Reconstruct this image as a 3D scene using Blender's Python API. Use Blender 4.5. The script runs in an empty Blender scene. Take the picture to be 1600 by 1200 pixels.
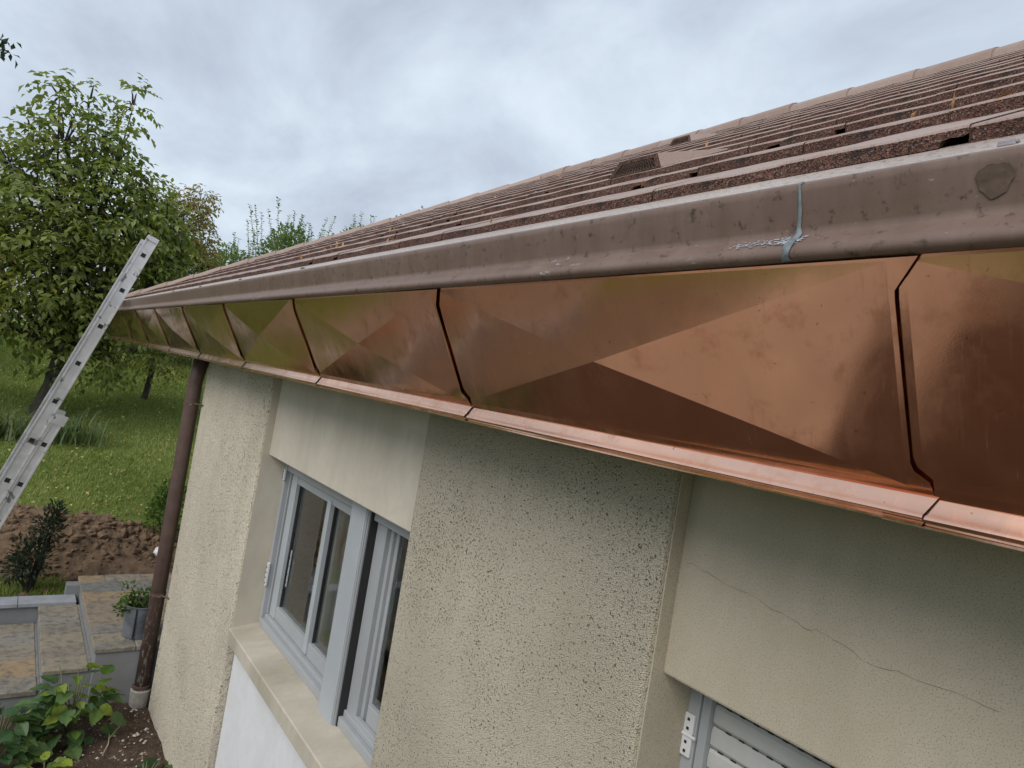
import bpy, bmesh, math, random
import numpy as np
from mathutils import Vector, Matrix, noise as mnoise

random.seed(7)
rng = np.random.default_rng(11)
H = 2.70                      # camera height over the planting bed; Z below is given relative to the camera
scene = bpy.context.scene
C = scene.collection

# ------------------------------------------------------------------ camera
F, ROLL, PITCH, YAW = 1030.0, math.atan(.166), math.radians(1.316), math.radians(36.83)
ca, sa = math.cos(YAW), math.sin(YAW)
fw = Vector((-ca, sa, 0)); rt = Vector((sa, ca, 0)); up = Vector((0, 0, 1))
fwd = fw * math.cos(PITCH) + up * math.sin(PITCH)
upv = up * math.cos(PITCH) - fw * math.sin(PITCH)
cr = rt * math.cos(ROLL) + upv * math.sin(ROLL)
cu = -rt * math.sin(ROLL) + upv * math.cos(ROLL)
cam = bpy.data.cameras.new('camera'); camo = bpy.data.objects.new('camera', cam); C.objects.link(camo)
cam.sensor_width = 36; cam.sensor_fit = 'HORIZONTAL'; cam.lens = 36 * F / 1600
cam.clip_start = .02; cam.clip_end = 2000
m3 = Matrix((cr, cu, -fwd)).transposed()
camo.matrix_world = Matrix.Translation((0, 0, H)) @ m3.to_4x4()
scene.camera = camo
cy = scene.cycles
cy.max_bounces = 5; cy.diffuse_bounces = 2; cy.glossy_bounces = 4; cy.transmission_bounces = 4; cy.transparent_max_bounces = 6
scene.render.resolution_x, scene.render.resolution_y = 1024, 768

# ------------------------------------------------------------------ sky, sun, exposure
SUN = Vector((.38, -.80, .80)).normalized()
w = bpy.data.worlds.new('World'); scene.world = w; w.use_nodes = True
nt = w.node_tree; nt.nodes.clear()
def N(t, **k):
    n = nt.nodes.new(t)
    for a, b in k.items(): setattr(n, a, b)
    return n
sky = N('ShaderNodeTexSky', sky_type='NISHITA', sun_disc=False)
sky.sun_elevation = math.asin(SUN.z); sky.sun_rotation = math.atan2(SUN.x, SUN.y)
sky.air_density = 1.0; sky.dust_density = 2.0
tc = N('ShaderNodeTexCoord'); sep = N('ShaderNodeSeparateXYZ'); nt.links.new(tc.outputs['Generated'], sep.inputs[0])
zz = N('ShaderNodeMath', operation='ADD'); nt.links.new(sep.outputs['Z'], zz.inputs[0]); zz.inputs[1].default_value = .32
zm = N('ShaderNodeMath', operation='MAXIMUM'); nt.links.new(zz.outputs[0], zm.inputs[0]); zm.inputs[1].default_value = .12
dv = N('ShaderNodeVectorMath', operation='DIVIDE'); cz = N('ShaderNodeCombineXYZ')
nt.links.new(tc.outputs['Generated'], dv.inputs[0])
for i in range(3): nt.links.new(zm.outputs[0], cz.inputs[i])
nt.links.new(cz.outputs[0], dv.inputs[1])
mp = N('ShaderNodeMapping'); mp.inputs['Scale'].default_value = (1.5, 2.1, .8); mp.inputs['Rotation'].default_value = (0, 0, .5); mp.inputs['Location'].default_value = (3.1, 1.7, 0)
nt.links.new(dv.outputs[0], mp.inputs[0])
n1 = N('ShaderNodeTexNoise'); n1.inputs['Scale'].default_value = 1.25; n1.inputs['Detail'].default_value = 6; n1.inputs['Roughness'].default_value = .56; n1.inputs['Distortion'].default_value = .35
nt.links.new(mp.outputs[0], n1.inputs['Vector'])
rc = N('ShaderNodeValToRGB'); e = rc.color_ramp.elements
e[0].position = .30; e[0].color = (3.75, 4.25, 5.1, 1); e[1].position = .70; e[1].color = (6.4, 7.2, 8.0, 1)
m_ = rc.color_ramp.elements.new(.5); m_.color = (4.95, 5.65, 6.6, 1)
nt.links.new(n1.outputs['Fac'], rc.inputs[0])
mx = N('ShaderNodeMix', data_type='RGBA'); mx.inputs['Factor'].default_value = .95
nt.links.new(sky.outputs[0], mx.inputs['A']); nt.links.new(rc.outputs[0], mx.inputs['B'])
bg = N('ShaderNodeBackground'); bg.inputs['Strength'].default_value = .085
nt.links.new(mx.outputs['Result'], bg.inputs['Color'])
wo = N('ShaderNodeOutputWorld'); nt.links.new(bg.outputs[0], wo.inputs[0])
sl = bpy.data.lights.new('sun', 'SUN'); sl.energy = 1.5; sl.angle = math.radians(42); sl.color = (1, .95, .87)
so = bpy.data.objects.new('sun', sl); C.objects.link(so); so.rotation_euler = (-SUN).to_track_quat('-Z', 'Y').to_euler()
scene.view_settings.view_transform = 'Standard'; scene.view_settings.look = 'None'
scene.view_settings.exposure = 0.56; scene.view_settings.gamma = 1.0

# ------------------------------------------------------------------ materials
def srgb(r, g, b):
    f = lambda c: (c / 255 / 12.92) if c <= 10 else ((c / 255 + .055) / 1.055) ** 2.4
    return (f(r), f(g), f(b))
class MT:
    def __init__(s, name, rough=.6, metallic=0, spec=.5):
        s.m = bpy.data.materials.new(name); s.m.use_nodes = True
        s.t = s.m.node_tree; s.b = s.t.nodes['Principled BSDF']
        s.b.inputs['Roughness'].default_value = rough; s.b.inputs['Metallic'].default_value = metallic
        s.b.inputs['Specular IOR Level'].default_value = spec
        s.tc = s.t.nodes.new('ShaderNodeTexCoord'); s.h = None
    def n(s, t, **k):
        n = s.t.nodes.new(t)
        for a, b in k.items(): setattr(n, a, b)
        return n
    def l(s, a, b): s.t.links.new(a, b)
    def vec(s, scale=(1, 1, 1), coord='Object'):
        mp = s.n('ShaderNodeMapping'); mp.inputs['Scale'].default_value = scale
        s.l(s.tc.outputs[coord], mp.inputs[0]); return mp.outputs[0]
    def noise(s, sc, det=5, rough=.55, scale=(1, 1, 1), dist=0, coord='Object'):
        x = s.n('ShaderNodeTexNoise'); x.inputs['Scale'].default_value = sc; x.inputs['Detail'].default_value = min(det, 4)
        x.inputs['Roughness'].default_value = rough; x.inputs['Distortion'].default_value = dist
        s.l(s.vec(scale, coord), x.inputs['Vector']); return x.outputs['Fac']
    def voro(s, sc, feature='F1', scale=(1, 1, 1), out='Distance'):
        x = s.n('ShaderNodeTexVoronoi', feature=feature); x.inputs['Scale'].default_value = sc
        s.l(s.vec(scale), x.inputs['Vector']); return x.outputs[out]
    def ramp(s, fac, stops, interp='LINEAR'):
        r = s.n('ShaderNodeValToRGB'); r.color_ramp.interpolation = interp
        els = r.color_ramp.elements
        while len(els) < len(stops): els.new(.5)
        for el, (p, c) in zip(els, stops):
            el.position = p; el.color = (c, c, c, 1) if isinstance(c, (int, float)) else (*c, 1)
        s.l(fac, r.inputs[0]); return r.outputs[0]
    def mix(s, fac, a, b, mode='MIX'):
        x = s.n('ShaderNodeMix', data_type='RGBA', blend_type=mode)
        for sock, v in (('Factor', fac), ('A', a), ('B', b)):
            if isinstance(v, (int, float)): x.inputs[sock].default_value = v if sock == 'Factor' else (v, v, v, 1)
            elif isinstance(v, tuple): x.inputs[sock].default_value = (*v, 1)
            else: s.l(v, x.inputs[sock])
        return x.outputs['Result']
    def math(s, op, a, b=0.):
        x = s.n('ShaderNodeMath', operation=op)
        for i, v in enumerate((a, b)):
            if isinstance(v, (int, float)): x.inputs[i].default_value = v
            else: s.l(v, x.inputs[i])
        return x.outputs[0]
    def color(s, c):
        if isinstance(c, tuple): s.b.inputs['Base Color'].default_value = (*c, 1)
        else: s.l(c, s.b.inputs['Base Color'])
        return s
    def rough(s, r): s.l(r, s.b.inputs['Roughness']); return s
    def bump(s, h, strength=.3, dist=.01):
        x = s.n('ShaderNodeBump'); x.inputs['Strength'].default_value = strength; x.inputs['Distance'].default_value = dist
        s.l(h, x.inputs['Height'])
        if s.h is not None: s.l(s.h, x.inputs['Normal'])
        s.h = x.outputs[0]; s.l(s.h, s.b.inputs['Normal']); return s
    def axis(s, a, coord='Object'):
        x = s.n('ShaderNodeSeparateXYZ'); s.l(s.tc.outputs[coord], x.inputs[0]); return x.outputs[a]

def simple(name, c, rough=.6, var=.25, sc=8, bump=.15, bsc=60, metallic=0, spec=.5):
    m = MT(name, rough, metallic, spec)
    d = tuple(x * (1 - var) for x in c); u = tuple(min(1, x * (1 + var)) for x in c)
    m.color(m.ramp(m.noise(sc, 6, .6), [(.3, d), (.7, u)]))
    if bump: m.bump(m.noise(bsc, 4, .6), bump, .004)
    return m.m

M = {}
# roughcast render: cream with dark open pits, dirt towards patches
def roughcast(name, base, pit=.60, dens=1., sc=120):
    m = MT(name, .92, 0, .2)
    big = m.noise(1.6, 4, .6); mid = m.noise(5, 4, .65, scale=(1.5, 1, .4))
    c = m.mix(m.ramp(big, [(.35, 0.), (.7, 1.)]), tuple(x * .86 for x in base), tuple(min(1, x * 1.08) for x in base))
    c = m.mix(m.ramp(mid, [(.45, 0.), (.75, .4)]), c, tuple(x * k for x, k in zip(base, (.74, .71, .66))))
    n = m.noise(sc, 3, .7); gr = m.voro(sc * 1.9); patch = m.noise(2.4, 4, .6)
    c = m.mix(m.ramp(gr, [(.35, 0.), (.80, .60)]), c, tuple(x * k for x, k in zip(base, (.45, .42, .36))))   # darker between the grains
    p = m.ramp(m.math('ADD', n, m.math('MULTIPLY', m.math('SUBTRACT', patch, .5), .18)), [(pit, 0.), (pit + .05, dens)])
    c = m.mix(p, c, tuple(x * k for x, k in zip(base, (.17, .15, .12))))
    m.color(c)
    m.bump(m.math('SUBTRACT', m.math('MULTIPLY', m.noise(sc * .5, 3, .6), .8), m.math('ADD', m.math('MULTIPLY', gr, .9), p)), .8, .006); return m.m
M['roughcast'] = roughcast('roughcast_cream', (.66, .60, .49), .600, 1., 165)
M['roughcast_fine'] = roughcast('roughcast_fine', (.70, .64, .53), .606, .9, 75)
def plaster(name, base, stain=.3, speck=.66):
    m = MT(name, .85, 0, .25)
    st = m.noise(2.2, 7, .65, scale=(1.6, 1, .55)); c = m.mix(m.ramp(st, [(.35, 0.), (.75, stain)]), base, tuple(x * .55 for x in (base[0], base[1], base[2] * .9)))
    c = m.mix(m.ramp(m.noise(400, 2, .6), [(speck + .02, 0.), (speck + .08, .6)]), c, tuple(x * .3 for x in base))
    c = m.mix(m.ramp(m.noise(6, 6, .75, dist=1.2), [(.38, 0.), (.72, .45)]), c, tuple(x * k for x, k in zip(base, (.80, .76, .68))))
    m.color(c); m.bump(m.noise(190, 5, .7), .35, .002); m.bump(m.noise(18, 4, .6), .25, .004); return m.m
M['plaster'] = plaster('smooth_plaster', (.64, .585, .50), .6, .62)
M['plaster2'] = plaster('pitted_plaster', (.55, .485, .39), .55, .54)
M['panel_white'] = plaster('white_painted_panel', (.72, .73, .76), .12, .78)
M['sill'] = plaster('sill_concrete', (.56, .515, .44), .95, .58)
M['foundation'] = plaster('grey_render', (.24, .25, .26), .4, .7)
M['frame'] = simple('grey_painted_frame', (.36, .375, .395), .38, .06, 5, .03)
M['frame_pale'] = simple('pale_grey_post', (.40, .43, .46), .35, .05, 4, .03)
M['slat'] = simple('pale_grey_slat', (.50, .50, .49), .4, .1, 9, .05)
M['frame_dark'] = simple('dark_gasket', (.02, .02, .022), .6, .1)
M['hinge'] = simple('white_hinge_metal', (.66, .66, .68), .35, .06, 30, .05)
M['clip'] = simple('lilac_grey_clip', (.30, .27, .30), .45, .2, 40, .1)
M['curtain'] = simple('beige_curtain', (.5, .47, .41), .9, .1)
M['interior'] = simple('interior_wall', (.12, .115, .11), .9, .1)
g = MT('window_glass', .02); g.b.inputs['Transmission Weight'].default_value = 1; g.b.inputs['IOR'].default_value = 1.5
g.color((.86, .9, .88)); g.bump(g.noise(1.5, 2), .02, .02); M['glass'] = g.m

# copper: bright new sheet with handling marks
def copper(name, rlo, rhi, base, wave=.1):
    m = MT(name, .2, 1.0)
    big = m.noise(2.6, 4, .55); sm = m.noise(17, 4, .7); smear = m.noise(5, 4, .65, scale=(1.6, 1, .8), dist=1.6); str_ = m.noise(34, 4, .65, scale=(7, 1, .3), dist=.5)
    spot = m.noise(95, 3, .6)
    c = m.mix(m.ramp(big, [(.3, 0.), (.75, 1.)]), base, tuple(min(1, x * k) for x, k in zip(base, (.93, .82, .74))))
    c = m.mix(m.ramp(sm, [(.54, 0.), (.72, .5)]), c, tuple(x * k for x, k in zip(base, (.72, .55, .48))))
    c = m.mix(m.ramp(spot, [(.69, 0.), (.73, .7)]), c, tuple(x * k for x, k in zip(base, (.35, .25, .22))))
    m.color(c)
    r = m.math('ADD', m.ramp(smear, [(.35, rlo), (.55, (rlo + rhi) / 2.2), (.75, rhi)]), m.math('ADD', m.ramp(str_, [(.58, 0.), (.78, .12)]), m.ramp(sm, [(.5, 0.), (.75, .12)])))
    m.rough(r)
    m.bump(m.noise(3.6, 2, .4), wave, .03)
    m.bump(m.noise(320, 2, .5, scale=(1, 1, 3)), .012, .002)
    return m.m
M['copper'] = copper('copper_sheet', .09, .22, (.84, .48, .32), .06)
M['copper_trim'] = copper('copper_moulding', .16, .30, (.92, .60, .46), .03)

# brown painted eave metal
def gutter_mat():
    m = MT('brown_eave_metal', .42, 0, .3)
    base = (.170, .113, .093)
    st = m.noise(9, 7, .7, scale=(2.2, 1, .35)); c = m.mix(m.ramp(st, [(.4, 0.), (.75, .55)]), base, (.24, .18, .15))
    c = m.mix(m.ramp(m.noise(55, 6, .7), [(.57, 0.), (.70, .8)]), c, (.04, .03, .025))
    c = m.mix(m.ramp(m.noise(120, 4, .7, scale=(.5, 1, 1)), [(.68, 0.), (.74, .8)]), c, (.36, .31, .28))
    # worn pale-blue streaks
    wr = m.math('MULTIPLY', m.ramp(m.noise(2.1, 3, .5), [(.54, 0.), (.62, 1.)]), m.ramp(m.noise(36, 5, .75, scale=(.5, 1, 1.8)), [(.60, 0.), (.66, 1.)]))
    sp = m.ramp(m.axis(2), [(0, 0.), (1, 0.)])
    m.color(c); m._wr = wr
    m.rough(m.ramp(st, [(.3, .34), (.8, .55)]))
    m.bump(m.noise(70, 5, .65), .10, .003); m.bump(m.noise(2.2, 3, .5, scale=(1, 1, 2)), .12, .015)
    return m
gm = gutter_mat(); M['gutter'] = gm.m
def gutter_bead():
    m = gutter_mat(); m.m.name = 'brown_eave_metal_bead'
    bc = m.b.inputs['Base Color'].links[0].from_socket
    m.color(m.mix(m._wr, bc, (.50, .53, .58))); return m.m
M['bead'] = gutter_bead()
def apron():
    m = MT('sanded_apron_sky_sheen', .45, 0, .5)
    c = m.mix(m.ramp(m.noise(4, 6, .6), [(.3, 0.), (.7, 1.)]), (.38, .32, .285), (.47, .41, .37))  # pale base paints in the sky's grazing sheen; the dark specks are sand
    c = m.mix(m.ramp(m.noise(130, 5, .8), [(.53, 0.), (.62, .9)]), c, (.13, .10, .085))
    m.color(c); m.bump(m.noise(260, 4, .7), .3, .002); return m.m
M['apron'] = apron()
M['patina'] = simple('blue_patina_joint', (.16, .19, .21), .6, .4, 60, .3)
M['corrosion'] = simple('pale_corrosion', (.36, .40, .45), .8, .35, 80, .4)

# roof tiles
def tile_top():
    m = MT('tile_top', .48, 0, .6)
    rnd = m.n('ShaderNodeObjectInfo').outputs['Random']
    c = m.mix(rnd, (.30, .20, .16), (.37, .265, .22))
    c = m.mix(m.ramp(m.noise(260, 5, .75), [(.52, 0.), (.62, .85)]), c, (.15, .09, .07))
    c = m.mix(m.ramp(m.noise(9, 6, .7), [(.5, 0.), (.75, .5)]), c, (.36, .30, .26))
    m.color(c); m.bump(m.noise(300, 4, .7), .4, .003); return m.m
def tile_edge():
    m = MT('tile_edge_aggregate', .85, 0, .35)
    rnd = m.n('ShaderNodeObjectInfo').outputs['Random']
    v = m.voro(430, out='Color'); vs = m.n('ShaderNodeSeparateColor'); m.l(v, vs.inputs[0])
    c = m.mix(rnd, (.13, .056, .04), (.19, .09, .068))
    c = m.mix(m.ramp(vs.outputs[0], [(.35, 0.), (.75, 1.)]), c, (.035, .02, .017))
    c = m.mix(m.ramp(vs.outputs[1], [(.90, 0.), (.95, .6)]), c, (.30, .22, .18))
    c = m.mix(m.ramp(m.noise(14, 6, .7), [(.55, 0.), (.7, .8)]), c, (.028, .02, .018))
    m.color(c); d = m.voro(430); m.bump(d, .9, .003); m.bump(m.noise(90, 4, .6), .5, .004); return m.m
M['tile_top'] = tile_top(); M['tile_edge'] = tile_edge()
M['pipe'] = None
def pipe_mat():
    m = MT('brown_downpipe_paint', .5, 0, .45)
    z = m.axis(2, 'Generated')
    c = m.mix(m.ramp(m.noise(11, 6, .7), [(.35, 0.), (.75, 1.)]), (.085, .052, .044), (.125, .08, .068))
    wear = m.math('MULTIPLY', m.ramp(z, [(0., 1.), (.16, .5), (.3, 0.)]), m.ramp(m.noise(42, 6, .75, scale=(1, 1, .35)), [(.54, 0.), (.62, 1.)]))
    m.color(m.mix(wear, c, (.5, .47, .42))); m.bump(m.noise(60, 4), .1, .003); return m.m
M['pipe'] = pipe_mat()
def alu():
    m = MT('weathered_aluminium', .42, .85)
    c = m.mix(m.ramp(m.noise(9, 7, .7), [(.4, 0.), (.7, 1.)]), (.62, .61, .62), (.72, .71, .72))
    c = m.mix(m.ramp(m.noise(8, 5, .6, dist=.4), [(.60, 0.), (.64, .85)]), c, (.14, .135, .14))
    c = m.mix(m.ramp(m.noise(11, 4, .6, dist=.5), [(.66, 0.), (.70, .9)]), c, (.82, .80, .77))
    m.color(c); m.rough(m.ramp(m.noise(20, 5), [(.3, .35), (.7, .6)]))
    m.l(m.ramp(m.noise(7, 4), [(.35, .9), (.65, .45)]), m.b.inputs['Metallic']); return m.m
M['alu'] = alu()
M['black'] = simple('black_hole', (.012, .012, .012), .8, .1)

def stone():
    m = MT('sandstone_slab', .75, 0, .35)
    oi = m.n('ShaderNodeObjectInfo'); rnd = oi.outputs['Random']
    base = m.ramp(rnd, [(0., (.20, .19, .165)), (.25, (.27, .235, .18)), (.45, (.165, .175, .175)), (.62, (.36, .245, .13)), (.8, (.22, .205, .18)), (1., (.27, .255, .225))])
    c = m.mix(m.ramp(m.noise(7, 7, .7, dist=.8), [(.40, 0.), (.75, .45)]), base, (.34, .28, .20))
    c = m.mix(m.ramp(m.noise(16, 8, .75), [(.47, 0.), (.66, .8)]), c, (.10, .095, .085))
    m.color(c); m.rough(m.ramp(m.noise(8, 5), [(.3, .5), (.7, .85)])); m.bump(m.noise(45, 7, .7), .4, .006); return m.m
M['stone'] = stone()
M['stone_cap'] = simple('bluestone_cap', (.30, .32, .35), .6, .15, 12, .25)
M['mortar'] = simple('mortar', (.20, .19, .175), .9, .2, 20, .3)
def soilm(name, a, b, speck):
    m = MT(name, .95, 0, .2)
    c = m.mix(m.ramp(m.noise(9, 8, .7), [(.3, 0.), (.7, 1.)]), a, b)
    if speck: c = m.mix(m.ramp(m.noise(75, 4, .7), [(.62, 0.), (.68, .85)]), c, (.38, .33, .28))
    m.color(c); m.bump(m.noise(38, 7, .75), .9, .02); return m.m
M['soil'] = soilm('garden_soil', (.045, .03, .023), (.105, .075, .055), True)
M['clay'] = soilm('dug_clay', (.10, .065, .042), (.27, .185, .12), False)
def lawnm():
    m = MT('lawn_ground', .95, 0, .15)
    c = m.mix(m.ramp(m.noise(.9, 6, .65), [(.3, 0.), (.7, 1.)]), (.14, .185, .042), (.21, .255, .07))
    c = m.mix(m.ramp(m.noise(25, 6, .7, scale=(1, .6, 1)), [(.4, 0.), (.75, .8)]), c, (.06, .09, .022))
    m.color(c); m.bump(m.noise(60, 5, .7), .6, .02); return m.m
M['lawn'] = lawnm()
M['path'] = simple('concrete_path', (.34, .30, .26), .85, .25, 3, .3)

def leafm(name, stops, trans=.45, rough=.42):
    m = MT(name, rough, 0, .35)
    at = m.n('ShaderNodeAttribute'); at.attribute_name = 'tint'
    c = m.ramp(at.outputs['Fac'], stops)
    m.color(c)
    tr = m.n('ShaderNodeBsdfTranslucent'); m.l(m.mix(1., c, (1.0, 1.15, .55), 'MULTIPLY'), tr.inputs['Color'])
    ms = m.n('ShaderNodeMixShader'); ms.inputs[0].default_value = trans
    m.l(m.b.outputs[0], ms.inputs[1]); m.l(tr.outputs[0], ms.inputs[2])
    m.l(ms.outputs[0], m.t.nodes['Material Output'].inputs['Surface']); return m.m
M['walnut'] = leafm('walnut_leaves', [(0, (.14, .18, .055)), (.45, (.26, .30, .085)), (.75, (.38, .38, .11)), (.9, (.32, .29, .06)), (1, (.40, .25, .07))])
M['russet'] = leafm('russet_leaves', [(0, (.11, .14, .04)), (.4, (.22, .22, .06)), (.75, (.34, .26, .085)), (1, (.40, .24, .10))])
M['willow'] = leafm('pale_green_leaves', [(0, (.10, .16, .06)), (.6, (.18, .26, .10)), (1, (.28, .34, .14))])
M['hedge'] = leafm('hedge_leaves', [(0, (.025, .05, .02)), (.6, (.05, .095, .03)), (1, (.10, .15, .045))])
M['darkshrub'] = leafm('dark_shrub_leaves', [(0, (.02, .035, .022)), (.7, (.04, .065, .04)), (1, (.08, .10, .06))])
M['brightbush'] = leafm('bright_bush_leaves', [(0, (.05, .10, .02)), (.6, (.09, .17, .03)), (1, (.18, .26, .05))])
M['iris'] = leafm('iris_leaves', [(0, (.09, .14, .06)), (.6, (.17, .23, .11)), (1, (.36, .36, .2))])
M['grass'] = leafm('grass_blades', [(0, (.16, .198, .044)), (.55, (.265, .315, .08)), (1, (.39, .41, .15))], .3, .6)
M['fallen'] = leafm('fallen_leaves', [(0, (.42, .40, .12)), (.6, (.50, .44, .18)), (1, (.34, .20, .06))], .1, .6)
M['bark'] = soilm('bark', (.035, .03, .025), (.10, .09, .075), False)
M['stem'] = simple('green_stem', (.12, .13, .06), .7, .3)
M['twig'] = simple('dry_twig', (.34, .28, .2), .8, .2)
def hydm(name, a, b):
    m = MT(name, .42, 0, .45)
    rnd = m.n('ShaderNodeObjectInfo').outputs['Random']
    c = m.mix(m.math('POWER', rnd, 1.5), a, b)
    c = m.mix(m.ramp(m.noise(30, 4, .6), [(.4, 0.), (.8, .5)]), c, tuple(x * .6 for x in a))
    m.color(c); m.bump(m.noise(60, 3, .5, scale=(1, .4, 1)), .5, .004)
    tr = m.n('ShaderNodeBsdfTranslucent'); m.l(m.mix(1., c, (1., 1.1, .5), 'MULTIPLY'), tr.inputs['Color'])
    ms = m.n('ShaderNodeMixShader'); ms.inputs[0].default_value = .3
    m.l(m.b.outputs[0], ms.inputs[1]); m.l(tr.outputs[0], ms.inputs[2]); m.l(ms.outputs[0], m.t.nodes['Material Output'].inputs['Surface']); return m.m
M['hyd_dark'] = hydm('hydrangea_dark', (.05, .11, .04), (.12, .20, .06))
M['hyd_light'] = hydm('hydrangea_yellowing', (.07, .14, .03), (.34, .42, .05))
M['zinc'] = simple('zinc_bucket', (.20, .22, .25), .5, .3, 12, .15, metallic=.4)
M['white'] = simple('white_globe', (.8, .8, .8), .3, .03)
M['white_wall'] = simple('far_white_wall', (.66, .66, .66), .85, .06)
M['far_roof'] = simple('far_roof', (.12, .12, .13), .8, .1)

# ------------------------------------------------------------------ helpers
def mesh(name, verts, faces, mats, parent=None, smooth=False, fmat=None):
    me = bpy.data.meshes.new(name)
    me.from_pydata([tuple(v) for v in verts], [], faces)
    for m in (mats if isinstance(mats, (list, tuple)) else [mats]): me.materials.append(m)
    if fmat: me.polygons.foreach_set('material_index', fmat)
    if smooth: me.polygons.foreach_set('use_smooth', [True] * len(me.polygons))
    me.update()
    o = bpy.data.objects.new(name, me); C.objects.link(o)
    if parent: o.parent = parent
    return o
def clone(o, parent=None, loc=None, rot=None, scl=None):
    c = o.copy(); C.objects.link(c); c.parent = parent
    if loc is not None: c.location = loc
    if rot is not None: c.rotation_euler = rot
    if scl is not None: c.scale = scl
    return c
def empty(name, loc=(0, 0, 0)):
    o = bpy.data.objects.new(name, None); C.objects.link(o); o.location = loc; o.empty_display_size = .2; return o
def tag(o, label, cat, group=None):
    o['label'] = label; o['category'] = cat
    if group: o['group'] = group
    return o
def struct(o): o['kind'] = 'structure'; return o
class B:
    """collects shapes for one mesh"""
    def __init__(s): s.v = []; s.f = []; s.m = []
    def add(s, v, f, mi=0):
        k = len(s.v); s.v += [tuple(x) for x in v]; s.f += [tuple(i + k for i in q) for q in f]; s.m += [mi] * len(f); return s
    def box(s, x0, x1, y0, y1, z0, z1, mi=0):
        v = [(x, y, z) for z in (z0, z1) for y in (y0, y1) for x in (x0, x1)]
        return s.add(v, [(0, 2, 3, 1), (4, 5, 7, 6), (0, 1, 5, 4), (2, 6, 7, 3), (0, 4, 6, 2), (1, 3, 7, 5)], mi)
    def bbox(s, x0, x1, y0, y1, z0, z1, b=.004, mi=0):
        """bevelled box"""
        bm = bmesh.new(); bmesh.ops.create_cube(bm, size=1)
        bmesh.ops.scale(bm, vec=(x1 - x0, y1 - y0, z1 - z0), verts=bm.verts)
        bmesh.ops.bevel(bm, geom=bm.edges[:], offset=b, segments=2, affect='EDGES', profile=.5)
        c = Vector(((x0 + x1) / 2, (y0 + y1) / 2, (z0 + z1) / 2)); bm.verts.index_update()
        s.add([v.co + c for v in bm.verts], [[v.index for v in f.verts] for f in bm.faces], mi); bm.free(); return s
    def ext(s, prof, x0, x1, mi=0, closed=True, nx=1):
        """profile of (y, z) swept along x"""
        n = len(prof); xs = [x0 + (x1 - x0) * i / nx for i in range(nx + 1)]
        v = [(x, y, z) for x in xs for y, z in prof]; f = []
        for i in range(nx):
            for j in range(n if closed else n - 1):
                a = i * n + j; b = i * n + (j + 1) % n
                f.append((a, a + n, b + n, b))
        if closed: f += [tuple(range(n)), tuple(range(nx * n + n - 1, nx * n - 1, -1))]
        return s.add(v, f, mi)
    def tube(s, pts, rad, seg=8, mi=0, cap=True):
        pts = [Vector(p) for p in pts]; n = len(pts)
        if not isinstance(rad, (list, tuple)): rad = [rad] * n
        v = []; f = []; ref = None
        for i, p in enumerate(pts):
            d = (pts[min(i + 1, n - 1)] - pts[max(i - 1, 0)]).normalized()
            if ref is None: ref = Vector((1, 0, 0)) if abs(d.x) < .8 else Vector((0, 1, 0))
            a = (ref - d * ref.dot(d)).normalized(); ref = a; b = d.cross(a)
            v += [p + (a * math.cos(t) + b * math.sin(t)) * rad[i] for t in (2 * math.pi * k / seg for k in range(seg))]
        for i in range(n - 1):
            for k in range(seg):
                a = i * seg + k; b = i * seg + (k + 1) % seg
                f.append((a, b, b + seg, a + seg))
        if cap: f += [tuple(range(seg - 1, -1, -1)), tuple(range((n - 1) * seg, n * seg))]
        return s.add(v, f, mi)
    def lathe(s, prof, c=(0, 0, 0), seg=24, mi=0):
        v = [(c[0] + r * math.cos(2 * math.pi * k / seg), c[1] + r * math.sin(2 * math.pi * k / seg), c[2] + z) for r, z in prof for k in range(seg)]
        f = [(i * seg + k, i * seg + (k + 1) % seg, (i + 1) * seg + (k + 1) % seg, (i + 1) * seg + k) for i in range(len(prof) - 1) for k in range(seg)]
        return s.add(v, f, mi)
    def build(s, name, mats, parent=None, smooth=False): return mesh(name, s.v, s.f, mats, parent, smooth, s.m)
def autosmooth(o, deg=35):
    for p in o.data.polygons: p.use_smooth = True
    o.data.set_sharp_from_angle(angle=math.radians(deg)); return o

# ------------------------------------------------------------------ ground
def gz(x, y):
    """terrain height, camera-relative"""
    if x > -6.9: b = -2.84 if (-4.8 < y < 7.5 and x < 5.5) else -2.70
    elif x > -8.5: b = -2.50
    elif x > -13: b = -2.50 + .22 * (-8.5 - x)
    elif x > -21: b = -1.51 + .15 * (-13 - x)
    else: b = -.31 + .012 * min(60, -21 - x)
    if x < -9: b += .05 * math.sin(y * .9 + x * .5) + .04 * math.sin(x * 1.7 + y * .4)
    return b
xs = [-700, -300, -150, -80, -50, -38] + list(np.arange(-30, -8.6, .5)) + [-8.5, -7.7, -6.93, -6.88, -6, -5, -4, -3, -2, -1, 0, 2, 5, 10, 25, 60, 150, 400, 700]
ys = [-700, -300, -120, -50, -25, -15] + list(np.arange(-10, 16.1, .6)) + [22, 35, 60, 120, 300, 700]
v = [(x, y, H + gz(x, y)) for x in xs for y in ys]; n = len(ys)
f = [(i * n + j, (i + 1) * n + j, (i + 1) * n + j + 1, i * n + j + 1) for i in range(len(xs) - 1) for j in range(n - 1)]
struct(mesh('lawn', v, f, M['lawn'], smooth=True))

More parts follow.
